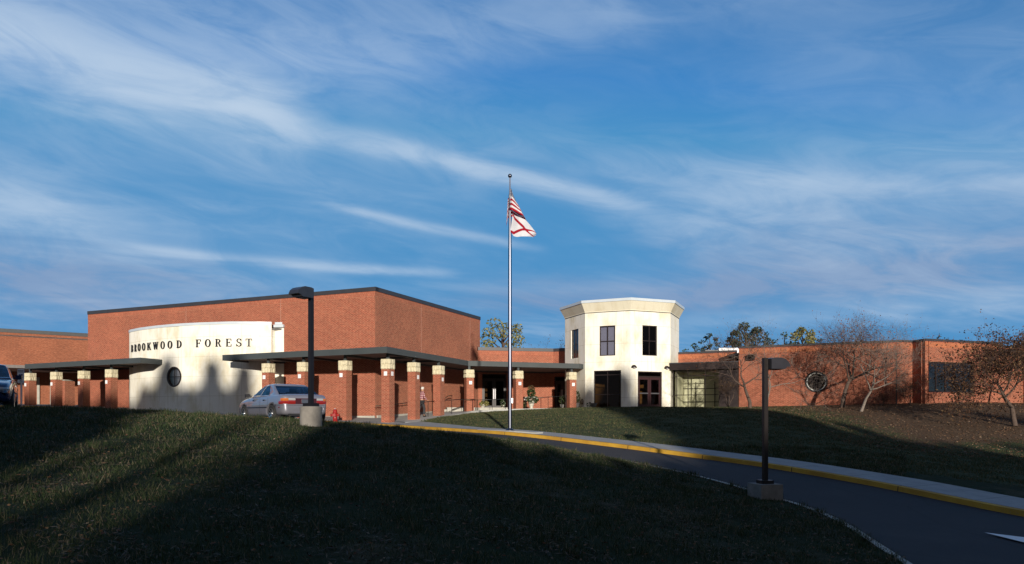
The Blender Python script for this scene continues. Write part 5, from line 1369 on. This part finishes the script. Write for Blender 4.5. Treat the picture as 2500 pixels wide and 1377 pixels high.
x, y = at(2345, 41.3); deciduous('autumn_tree', 'leaning thin-stemmed tree under the wide classroom window', x, y, 2.9, 26, 4, .7, 500, 'leaf_olive', .08, .05, lean=(-.7, 0), grp=G1, nb=(2, 4), trunkL=.35)
x, y = at(2560, 40.0); deciduous('autumn_tree', 'bronze tree mostly beyond the right edge, behind the leafy one', x, y, 5.2, 27, 5, .8, 4500, 'leaf_bronze', .10, .12, grp=G1, nb=(3, 4), trunkL=.26)
G2 = 'bushes at the foot of the brick wing'
x, y = at(2155, 42.2); deciduous('bush', 'low reddish twiggy bush between the pale-trunked tree and the mast', x, y, .95, 31, 3, .8, 600, 'leaf_rust', .06, .02, grp=G2, cat_='bush', nb=(4, 5), trunkL=.3, stems=5)
x, y = at(2222, 41.8); deciduous('bush', 'wispy olive shrub in front of the brick corner', x, y, 1.75, 32, 4, .5, 700, 'leaf_olive', .05, .02, grp=G2, cat_='bush', nb=(3, 4), trunkL=.35, stems=5)
x, y = at(1778, 46.0); deciduous('bush', 'tall twiggy brown shrub at the right end of the glass lobby', x, y, 2.5, 33, 4, .42, 900, 'leaf_olive', .05, .025, grp=G2, cat_='bush', nb=(3, 4), trunkL=.35, stems=5)

def crown_tree(name, label, x, y, zb, h, w, seed, mat, n=2600, clumps=26, size=.3, crown0=.25, grp=None, conic=0):
    rs = np.random.RandomState(seed); t = thing(name, label, 'tree', (x, y, zb), group=grp)
    mb = MB(); mb.tube([(0, 0, 0), (.1, 0, h*.5), (0, .1, h*.92)], [w*.05, w*.035, w*.01], 8, caps=False)
    parts = []
    for k in range(clumps):
        f = crown0+(1-crown0)*((k+.5)/clumps); rr = w/2*((1-f)/(1-crown0))**.8 if conic else w/2*math.sqrt(max(.05, 1-((f-.6)/.45)**2))
        a = k*2.4+rs.rand(); q = rr*(.35+.6*rs.rand()); cx, cy, cz = q*math.cos(a), q*math.sin(a), h*f
        s = w*(.13+.10*rs.rand())*(1-.3*f); parts.append(leafcloud(n//clumps, cx, cy, cz, s, s, s*.7, size, rs, shell=.2))
        mb.tube([(0, 0, h*(f-.15)), (cx*.5, cy*.5, h*(f-.06)), (cx, cy, cz)], [w*.018, w*.01, w*.004], 5, caps=False)
    mb.build('trunk', 'tree_bark', t, smooth=True); V, F = cat(parts); np_mesh('crown', V, F, mat, t)
    return t
G3 = 'trees beyond the school roofs'
def bt(px, ytop, Z, w, seed, mat, lab, n=2600, size=.3, conic=0, clumps=26, c0=.3):
    x, y = at(px, Z); top = (1015-ytop)*Z/1750; crown_tree('background_tree', lab, x, y, .5, top-.5, w, seed, mat, n, clumps, size, c0, G3, conic)
bt(1228, 788, 84, 6.6, 41, 'leaf_yellow', 'yellow-green tree above the link roof, behind the flagpole', 2300, .30)
bt(1183, 850, 84, 2.5, 49, 'leaf_green', 'dark tree top right against the gymnasium end wall', 600, .25)
bt(1733, 817, 78, 2.7, 42, 'leaf_pine', 'small round pine above the roof, right of the tower', 900, .25)
bt(1822, 795, 80, 5.6, 43, 'leaf_pine', 'tall dark pine behind the rooftop unit', 2800, .28)
bt(1790, 824, 82, 3.6, 50, 'leaf_pine', 'low dark pine just left of the tall pine', 700, .25)
bt(1960, 804, 86, 4.8, 44, 'leaf_yellow', 'yellowing tree above the long brick wing roof', 2600, .28)
bt(1915, 815, 90, 4.0, 51, 'leaf_green', 'green tree left of the yellowing tree above the wing', 700, .28)
bt(1845, 806, 84, 4.2, 52, 'leaf_pine', 'dark pine just right of the tall pine', 1500, .26)
bt(1700, 842, 82, 3.4, 53, 'leaf_green', 'low green tree top beside the tower', 700, .26)
bt(1990, 820, 88, 3.2, 54, 'leaf_green', 'low green tree top right of the yellowing tree', 700, .26)
bt(2296, 816, 80, 1.8, 45, 'leaf_pine', 'tiny dark tree top over the brick corner', 260, .2)
x, y = at(1376, 72); deciduous('background_tree', 'leafless tree rising left of the tower', x, y, 9.4, 46, 5, .5, 700, 'leaf_olive', .12, .10, zb=.2, grp=G3, nb=(3, 4))
x, y = at(2240, 76); deciduous('background_tree', 'leafless grey tree faint above the brick corner', x, y, 9.5, 47, 5, .5, 0, 'leaf_olive', .12, .10, zb=.2, grp=G3, nb=(3, 4))
x, y = at(1675, 70); deciduous('background_tree', 'small dark twiggy tree beside the tower right edge', x, y, 7.0, 48, 4, .5, 300, 'leaf_pine', .16, .10, zb=.2, grp=G3, nb=(3, 4))

# trees behind the viewpoint: the lawn and drive lie in their shade
G4 = 'tall trees behind the viewpoint that shade the lawn'
def conifer_mesh(seed, h, w, n, dome=False):
    rs = np.random.RandomState(seed); parts = []; cl = 60
    for k in range(cl):
        f = (k+.5)/cl; z = h*(.02+.97*f); rr = w/2*((1-f)**.85 if not dome else math.sqrt(max(.02, 1-f**3)))+.15; a = k*2.4
        for j in range(3):
            q = rr*(.2+.8*rs.rand()); aa = a+j*2.1; s = rr*.42+.18; parts.append(leafcloud(n//(cl*3), q*math.cos(aa), q*math.sin(aa), z, s, s, s*.45+.1, .50, rs))
    return cat(parts)
shade_specs = []
SUN_EL, SUN_AZ = 9.8, 7.0
prof = [(-45,13),(-26,14.2),(-22,13.4),(-20,13.8),(-17.5,12.8),(-15.5,13.5),(-13.5,15.1),(-12,13),(-10.4,14.4),(-9.4,12.8),(-8.4,14.2),(-7.2,10),(-6,8.3),(-4.8,7.4),(-4.0,6.2),(-3.1,3.6),(-1.3,2.6),(-.1,3.6),(.6,7.0),(2,7.3),(4,7.1),(6,6.2),(8,5.9),(10,6.1),(12,7.2),(13.2,9.5),(13.9,13.4),(14.9,11.2),(16.0,14.4),(17.4,12.4),(18.4,13),(19.1,8.6),(19.9,12.2),(20.6,8.0),(21.4,11.2),(22.2,7.6),(23.2,9.6),(24.3,8.0),(25.4,7.8),(26.6,6.6),(27.8,7.6),(29,6.6),(30.5,7.2),(32,10.5),(40,13),(50,14)]
PX_, PH_ = zip(*prof)
meshes = [conifer_mesh(s, 1.0*10, 3.6, 6400) for s in (61, 62, 63)]+[conifer_mesh(64, 10, 3.4, 9000, True), conifer_mesh(65, 10, 3.4, 9000, True)]
shade_me = []
for V, F in meshes:
    o = np_mesh('crown', V, F, 'leaf_shade'); shade_me.append(o.data); bpy.data.objects.remove(o)
mb = MB(); mb.tube([(0, 0, 0), (0, 0, 9.5)], [.16, .03], 8); o = mb.build('trunk', 'tree_bark'); trunk_me = o.data; bpy.data.objects.remove(o)
rs = np.random.RandomState(5)
def shade_tree(x, y, top, k, wide=1.0, dome=False):
    zb = gz(x, y)-.1; s = (top-zb)/10
    t = thing('shade_tree', 'tall dense evergreen behind the viewpoint casting shade over the lawn', 'tree', (x, y, zb), rs.rand()*6.28, G4)
    t.scale = (s*.5+.5*wide, s*.5+.5*wide, s)
    for nm, me in (('trunk', trunk_me), ('crown', shade_me[k % 3 if not dome else 3+k % 2])):
        o = bpy.data.objects.new(nm, me); COL.objects.link(o); o.parent = t
k = 0
shade_tree(-1.75, -21.0, 7.2, 0, -.55); shade_tree(-3.2, -20.4, 5.6, 1, -.3)
for px_, hh in prof[2:-2]:
    shade_tree(px_, -22+rs.uniform(-.5, .5), hh+(.8 if 12.6 < px_ < 18 else .25), k, 1.0 if 12.6 < px_ < 18 else .8); k += 1
x_ = -44.0
while x_ < 48:
    shade_tree(x_, -25+rs.uniform(-1, 1), min(float(np.interp(x_+q_, PX_, PH_)) for q_ in ((0,) if x_ < 17 else (-.5, 0, .5)))-rs.uniform(.9, 1.6), k, 1.25 if x_ < 17 else .8); k += 1; x_ += 1.7 if x_ < 17 else 2.3
x_ = -50.0
while x_ < 56:
    hh = min(float(np.interp(x_-.74+q_, PX_, PH_)) for q_ in (-.9, -.4, 0, .4, .9))
    shade_tree(x_, -28.0+rs.uniform(-.5, .5), (hh+.95 if x_ < 17.2 else min(hh+.6, 6.8 if x_ < 33 else 11)), k, .9, True); k += 1; x_ += 1.25
deciduous('shade_tree', 'bare spreading tree behind the viewpoint whose branches streak the lawn', -1.9, -15, 9.5, 71, 5, .75, 1300, 'leaf_olive', .20, .16, grp=G4, nb=(3, 4))

# ------------------------------------------------------------------ grass and leaf litter
def blades(name, n, region, hgt, wid, mat, seed, lean=.5, clump=None):
    rs = np.random.RandomState(seed); pts = []
    while sum(map(len, pts)) < n:
        P = region(rs, n)
        pz = paved_z(P[:, 0], P[:, 1]); P = P[np.isnan(pz)]; pts.append(P)
    P = np.concatenate(pts)[:n]; z = ground(P[:, 0], P[:, 1])-.01; a = rs.rand(n)*6.28; dist = np.hypot(P[:, 0], P[:, 1])
    sc = np.clip(dist/12, .8, 2.2)
    h = hgt*(.5+rs.rand(n))*(1 if clump is None else clump(P, rs)); w = wid*(.6+.8*rs.rand(n))*sc
    base = np.c_[P, z]; side = np.c_[np.cos(a), np.sin(a), np.zeros(n)]*w[:, None]*.5
    b2 = rs.rand(n)*6.28; ln_ = np.c_[np.cos(b2), np.sin(b2), np.zeros(n)]*(h*lean*rs.rand(n))[:, None]
    tip = base+ln_+np.c_[np.zeros(n), np.zeros(n), h]
    V = np.stack([base-side, base+side, tip], 1).reshape(-1, 3); F = np.arange(3*n).reshape(-1, 3)
    o = np_mesh(name, V, F, mat); o['kind'] = 'stuff'; return o
def reg_near(rs, n):
    y = 3.5+22*rs.rand(n)**.8; x = (-.80+1.35*rs.rand(n))*y*1.0; return np.c_[x, y]
def patchy(P, rs):
    f = np.sin(P[:, 0]*2.1+np.sin(P[:, 1]*1.7)*1.5)*np.sin(P[:, 1]*2.7+np.cos(P[:, 0]*1.3)*2); return np.clip(1+.55*f, .45, 1.7)
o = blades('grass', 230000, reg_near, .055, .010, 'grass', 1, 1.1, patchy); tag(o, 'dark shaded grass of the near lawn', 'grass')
def reg_tuft(rs, n):
    C = reg_near(rs, 900); P = C[rs.randint(0, 900, n)]; return P+rs.normal(size=(n, 2))*.06
o = blades('grass_tufts', 26000, reg_tuft, .12, .011, 'grass', 8, .9); tag(o, 'taller dark grass tufts standing out of the near lawn', 'grass')
def reg_bank(rs, n):
    y = 17+30*rs.rand(n); x = -6+32*rs.rand(n); k = (y > 30.5-.9*x) & (y < 47) & (rs.rand(n) > np.clip((x-14)/5, 0, 1)*np.clip((y-27)/5, 0, 1)); return np.c_[x, y][k]
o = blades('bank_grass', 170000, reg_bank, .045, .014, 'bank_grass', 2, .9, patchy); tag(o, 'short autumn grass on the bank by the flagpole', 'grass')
def litter(name, n, region, size, mat, seed):
    rs = np.random.RandomState(seed); P = region(rs, n*2); P = P[np.isnan(paved_z(P[:, 0], P[:, 1]))][:n]; z = ground(P[:, 0], P[:, 1])+.02+.02*rs.rand(len(P))
    V, F = leaves_at(np.c_[P, z], size, rs, .16 if mat == 'straw' else .6); V = V.reshape(-1, 4, 3); c = V.mean(1, keepdims=True); V[:, :, 2] = c[:, :, 2]+(V[:, :, 2]-c[:, :, 2])*.45; V = V.reshape(-1, 3)
    o = np_mesh(name, V, F, mat); o['kind'] = 'stuff'; return o
o = litter('fallen_leaves', 7000, lambda rs, n: reg_near(rs, n), .055, 'litter', 3); tag(o, 'brown leaves scattered over the near lawn', 'leaves')
o = litter('fallen_leaves', 5000, lambda rs, n: reg_bank(rs, n*3), .05, 'litter', 4); tag(o, 'small leaves scattered over the flagpole bank', 'leaves')
o = litter('dry_straw', 16000, lambda rs, n: (lambda P: P[(np.sin(P[:, 0]*1.3+1.7*np.sin(P[:, 1]*.9))*np.sin(P[:, 1]*1.6+P[:, 0]*.7) > .15)])(reg_near(rs, n*3)), .10, 'straw', 5); tag(o, 'pale dry straw matted in patches of the near lawn', 'straw')
o = litter('mulch', 16000, lambda rs, n: np.c_[13+24*rs.rand(n), 27+17*rs.rand(n)][:], .09, 'litter', 6); tag(o, 'pine straw and leaves on the planted bank before the brick wing', 'mulch')

# ------------------------------------------------------------------ person on the ramp
def plaid():
    m, nt, b = new_mat('plaid_shirt'); h = NT(nt); s = h.sep(h.obj())
    f = lambda v, k, o: h.m('GREATER_THAN', h.m('SINE', h.m('MULTIPLY', h.m('ADD', v, o), k)), 0.0)
    a = f(h.m('ADD', s[0], s[1]), 62, 0); c = f(s[2], 62, .0); t = h.m('ADD', a, c)
    col = h.ramp(h.m('DIVIDE', t, 2.0), [(0, (.03, .015, .03)), (.4, (.30, .05, .07)), (.75, (.62, .52, .52))], 'CONSTANT')
    h.link(col, b.inputs['Base Color']); b.inputs['Roughness'].default_value = .9; return m
M['plaid'] = plaid()
def skin(name, verts, edges, radii, mat, parent, root=0, sub=2):
    me = bpy.data.meshes.new(name); me.from_pydata(verts, edges, []); o = bpy.data.objects.new(name, me); COL.objects.link(o)
    md = o.modifiers.new('skin', 'SKIN'); md.use_smooth_shade = True
    if not me.skin_vertices:
        bm = bmesh.new(); bm.from_mesh(me); bm.verts.layers.skin.verify(); bm.to_mesh(me); bm.free()
    for i, r in enumerate(radii):
        me.skin_vertices[0].data[i].radius = (r, r) if not hasattr(r, '__len__') else r; me.skin_vertices[0].data[i].use_root = (i == root)
    s = o.modifiers.new('sub', 'SUBSURF'); s.levels = sub; s.render_levels = sub
    dg = bpy.context.evaluated_depsgraph_get(); dg.update(); m2 = bpy.data.meshes.new_from_object(o.evaluated_get(dg)); o.modifiers.clear(); o.data = m2; m2.materials.clear(); m2.materials.append(M[mat])
    m2.polygons.foreach_set('use_smooth', [True]*len(m2.polygons)); o.parent = parent; return o
pe_x, pe_y = at(1029, 42.2)
pe = thing('person', 'white-haired person in plaid shirt and dark trousers walking up the ramp by the rail', 'person', (pe_x, pe_y, -.06), R(-58))
# local frame: +y forward, +x right side
V_ = [(0,0,.95), (0,.0,1.12), (0,.015,1.30), (0,.03,1.44), (0,.06,1.53), (0,.085,1.60), (0,.09,1.69),                 # pelvis..head
      (.17,.02,1.42), (.235,.07,1.16), (.21,.26,.98), (.205,.32,.955),                                                  # right arm to the rail
      (-.17,.02,1.42), (-.24,-.04,1.15), (-.23,.05,.92), (-.225,.07,.87),                                               # left arm
      (.09,.0,.90), (.10,.14,.50), (.10,.10,.10), (.10,.22,.03),                                                        # right leg (forward)
      (-.09,.0,.90), (-.10,-.08,.50), (-.10,-.30,.14), (-.10,-.22,.03)]                                                 # left leg (trailing)
E_ = [(0,1), (1,2), (2,3), (3,4), (4,5), (5,6), (3,7), (7,8), (8,9), (9,10), (3,11), (11,12), (12,13), (13,14), (0,15), (15,16), (16,17), (17,18), (0,19), (19,20), (20,21), (21,22)]
r_ = [.13, .125, .145, .10, .055, .085, .080, .055, .043, .032, .035, .055, .043, .032, .035, .085, .058, .04, .035, .085, .058, .04, .035]
base_n = len(V_)
for wrist, sx, fwd in ((10, 1, (.0, .9, -.3)), (14, -1, (0, .3, -.95))):      # five fingers each
    w = Vector(V_[wrist]); f = Vector(fwd).normalized(); up = Vector((1, 0, 0))
    for k in range(4):
        o_ = up*(k-1.5)*.018; L = (.07, .08, .075, .06)[k]; i = len(V_); c = f.cross(up).normalized()
        V_ += [tuple(w+f*.035+o_), tuple(w+f*(.035+L*.55)+o_), tuple(w+f*(.035+L*.85)+o_+Vector((0, -.01, -.03)))]; r_ += [.011, .009, .008]; E_ += [(wrist, i), (i, i+1), (i+1, i+2)]
    i = len(V_); V_ += [tuple(w+f*.01+up*(-sx)*.035), tuple(w+f*.05+up*(-sx)*.05)]; r_ += [.011, .009]; E_ += [(wrist, i), (i, i+1)]
skin('body', V_, E_, r_, 'skin', pe)
# nose and ears belong to the head surface; hair cap, shirt, trousers and shoes are clothing children
skin('shirt', [(0,0,.93), (0,0,1.12), (0,.015,1.30), (0,.03,1.43), (0,.05,1.49), (.18,.02,1.42), (.242,.07,1.16), (.215,.25,.99), (-.18,.02,1.42), (-.247,-.04,1.15), (-.235,.04,.94)],
     [(0,1), (1,2), (2,3), (3,4), (3,5), (5,6), (6,7), (3,8), (8,9), (9,10)], [(.165,.14), (.16,.135), (.175,.145), (.12,.11), .075, .078, .062, .05, .078, .062, .05], 'plaid', pe)
skin('trousers', [(0,0,.96), (.09,0,.88), (.10,.14,.50), (.10,.10,.10), (-.09,0,.88), (-.10,-.08,.50), (-.10,-.30,.16)], [(0,1), (1,2), (2,3), (0,4), (4,5), (5,6)], [.145, .11, .082, .068, .11, .082, .068], 'trouser', pe)
for a, b in (((.10,.06,.05), (.10,.27,.035)), ((-.10,-.32,.10), (-.10,-.16,.035))):
    skin('shoe', [a, tuple((Vector(a)+Vector(b))/2), b], [(0,1), (1,2)], [.05, .05, .042], 'shoe', pe)
mb = MB(); N = 16
for i in range(N):
    for j in range(8):
        q = lambda a, b: (.098*math.cos(a)*math.cos(b), .088+.112*math.sin(a)*math.cos(b)-.012, 1.665+.105*math.sin(b))
        a0, a1 = 2*math.pi*i/N, 2*math.pi*(i+1)/N; b0, b1 = -.5+j*.26, -.5+(j+1)*.26
        am = (a0+a1)/2
        if math.sin(am) > .35 and (b0+b1)/2 < .55: continue
        mb.face([q(a0, b0), q(a1, b0), q(a1, min(b1, 1.57)), q(a0, min(b1, 1.57))])
o = mb.build('hair', 'hair', pe, smooth=True)
mb = MB(); mb.tube([(0, .17, 1.67), (0, .205, 1.645)], [.012, .017], 6)
for s in (-1, 1): mb.lathe([(0, -.012), (.022, -.006), (.022, .006), (0, .012)], 10, (s*.088, .085, 1.65), 'x')
mb.build('face_features', 'skin', pe, smooth=True)
mb = MB()
for s in (-1, 1): mb.lathe([(0, 0), (.011, 0), (.006, .006), (0, .007)], 8, (s*.032, .172, 1.675), 'y')
mb.box((-.025, .168, 1.612), (.05, 0, 0), (0, .006, 0), (0, 0, .007)); mb.build('eyes_and_mouth', 'shoe', pe)

# ------------------------------------------------------------------ light, sky, camera
el = R(SUN_EL); az = R(SUN_AZ)
sdir = Vector((math.sin(az)*math.cos(el), -math.cos(az)*math.cos(el), math.sin(el)))   # towards the sun, behind the camera
sl_ = bpy.data.lights.new('sun', 'SUN'); sl_.energy = 5.0; sl_.angle = R(.9); sl_.color = (1.0, .91, .78)
so = bpy.data.objects.new('sun', sl_); COL.objects.link(so); so.rotation_euler = sdir.to_track_quat('Z', 'Y').to_euler(); so.location = (10, -60, 40)

w = bpy.data.worlds.new('World'); scene.world = w; w.use_nodes = True; nt = w.node_tree; h = NT(nt)
bg = nt.nodes['Background']
sky = h.node('ShaderNodeTexSky', sky_type='NISHITA'); sky.sun_disc = False; sky.sun_elevation = el; sky.sun_rotation = math.pi-az
sky.altitude = 200; sky.air_density = 1.0; sky.dust_density = .3; sky.ozone_density = 2.0
tc = h.node('ShaderNodeTexCoord').outputs['Generated']; s = h.sep(tc)
azi = h.m('MULTIPLY', h.m('ARCTAN2', s[0], s[1]), 57.2958); ele = h.m('MULTIPLY', h.m('ARCSINE', s[2]), 57.2958)
den = h.m('ADD', h.m('MAXIMUM', s[2], 0.0), .16)
cu, cv = h.m('DIVIDE', s[0], den), h.m('DIVIDE', s[1], den)
# wisps drawn out across the view, slightly falling to the right
ru = h.m('ADD', h.m('MULTIPLY', cu, .94), h.m('MULTIPLY', cv, .34)); rv = h.m('SUBTRACT', h.m('MULTIPLY', cv, .94), h.m('MULTIPLY', cu, .34))
n1 = h.noise(h.comb(h.m('MULTIPLY', ru, .7), h.m('MULTIPLY', rv, 1.3), 3.1), 1.0, 8, .58, .6)
n2 = h.noise(h.comb(h.m('MULTIPLY', ru, 1.5), h.m('MULTIPLY', rv, 3.6), 9.0), 1.0, 9, .60, .8)
n3 = h.noise(h.comb(h.m('MULTIPLY', cu, .5), h.m('MULTIPLY', cv, .45), 5.0), 1.0, 5, .55, .3)
wisp = h.m('MULTIPLY', h.smooth(n1, .40, .72), h.smooth(n2, .30, .72))
wisp = h.m('MULTIPLY', wisp, h.smooth(n3, .33, .62))
def streak(a0, a1, e0, slope, curve, wid, amp, soft_=4.0, lo=None):
    """band of cirrus between azimuths a0..a1 whose axis is e0+slope*t+curve*t^2 (t = az-a0)"""
    t = h.m('SUBTRACT', azi, a0)
    ax = h.m('ADD', h.m('ADD', h.m('MULTIPLY', t, slope), e0), h.m('MULTIPLY', h.m('MULTIPLY', t, t), curve))
    wob = h.m('MULTIPLY', h.m('SUBTRACT', n2, .5), wid*1.6)
    d = h.m('DIVIDE', h.m('ADD', h.m('SUBTRACT', ele, ax), wob), wid)
    g = h.m('POWER', 2.718, h.m('MULTIPLY', h.m('MULTIPLY', d, d), -1.0))
    e = h.m('MULTIPLY', h.smooth(azi, a0-soft_, a0+soft_), h.m('SUBTRACT', 1.0, h.smooth(azi, a1-soft_, a1+soft_)))
    return h.m('MULTIPLY', h.m('MULTIPLY', h.m('MULTIPLY', g, e), amp), h.m('ADD', .45, h.m('MULTIPLY', n2, 1.1)))
fib = h.noise(h.comb(h.m('MULTIPLY', azi, .11), h.m('MULTIPLY', h.m('ADD', ele, h.m('MULTIPLY', azi, .15)), .42), 2.0), 1.0, 10, .60, .9)
fib = h.smooth(fib, .28, .70)
cl = [streak(-44, -17, 24.0, -.08, .0, 2.1, 1.7, 4), streak(-31, -18, 21.6, .05, 0, 1.2, .9, 3), streak(-20, -9, 21.4, -.12, 0, .8, 1.0, 3), streak(-10, 10, 20.3, -.15, -.003, .65, 1.2, 3), streak(-4, 22, 20.6, -.13, -.002, 1.6, .25, 5), streak(-35, -2, 18.3, -.02, 0, 2.2, .26, 6), streak(-44, -14, 13.0, -.05, 0, 2.4, .26, 6), streak(14, 42, 14.5, 0, 0, 3.2, .28, 7), streak(20, 44, 24, -.1, 0, 3.0, .22, 7), streak(-45, -5, 28, -.1, 0, 2.6, .25, 7), streak(-20, 12, 26, .1, 0, 1.6, .20, 6),
      streak(-28, -6, 11.7, -.02, 0, .34, .9, 3), streak(-14, 1, 15.9, -.17, 0, .34, .75, 2.5), streak(17, 40, 16.6, -.02, 0, 2.2, .42, 6), streak(10, 38, 20.0, -.30, .004, .5, .25, 4),
      streak(-50, -30, 15.2, -.05, 0, 1.9, .62, 4), streak(12, 40, 7.0, .03, 0, .8, .36, 5), streak(-40, 40, 28.0, .05, 0, 3.5, .26, 10), streak(-8, 12, 10.3, -.03, 0, .5, .18, 4)]
tot = h.m('MULTIPLY', wisp, .55)
for c in cl: tot = h.m('ADD', tot, c)
tot = h.m('MULTIPLY', tot, h.m('ADD', .42, h.m('MULTIPLY', fib, .72)))
tot = h.m('ADD', tot, h.m('MULTIPLY', h.m('MULTIPLY', fib, h.smooth(n1, .3, .6)), .10))
tot = h.m('SUBTRACT', 1.0, h.m('POWER', 2.718, h.m('MULTIPLY', h.m('MULTIPLY', tot, h.smooth(ele, -1, 5)), -.95)))
# darker lilac haze banks low over the roofs
bank = h.m('ADD', streak(-48, -19, 9.8, -.06, 0, 2.4, 1.2, 6), h.m('ADD', streak(-3, 40, 9.3, .01, 0, 1.3, .85, 6), streak(14, 48, 11.5, .0, 0, 3.4, .8, 8)))
gain = h.node('ShaderNodeHueSaturation'); h.link(sky.outputs[0], gain.inputs['Color']); gain.inputs['Saturation'].default_value = SKY_SAT = 1.15; gain.inputs['Value'].default_value = 1.0
base = h.mix(1.0, gain.outputs[0], (.56, 1.14, 1.52, 1), 'MULTIPLY')
base = h.mix(1.0, base, (.70, 2.65, 5.3, 1), 'DARKEN')
SKY_W = (4.7, 5.9, 7.4, 1); SKY_B = (2.0, 3.0, 4.9, 1)
back = h.smooth(h.m('MULTIPLY', s[1], -1.0), .0, .55)   # unseen rear sky set to flat dim grey, to neutralise the fill light
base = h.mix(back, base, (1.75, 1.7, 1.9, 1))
colr = h.mix(h.m('MINIMUM', h.m('MULTIPLY', bank, h.m('ADD', .25, h.m('MULTIPLY', fib, .75))), .85), base, SKY_B)
colr = h.mix(tot, colr, SKY_W)
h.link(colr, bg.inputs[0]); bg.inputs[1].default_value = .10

cd = bpy.data.cameras.new('camera'); co = bpy.data.objects.new('camera', cd); COL.objects.link(co); scene.camera = co
co.location = (0, 0, 0); co.rotation_euler = (math.pi/2, 0, 0)
cd.sensor_width = 36; cd.lens = 36*1750/2500; cd.shift_y = (1015-688.5)/2500; cd.clip_start = .1; cd.clip_end = 4000
scene.render.resolution_x = 1024; scene.render.resolution_y = 564
scene.view_settings.view_transform = 'Standard'; scene.view_settings.look = 'None'; scene.view_settings.exposure = .10; scene.view_settings.gamma = 1
scene.render.engine = 'CYCLES'
scene.cycles.max_bounces = 6; scene.cycles.transparent_max_bounces = 12
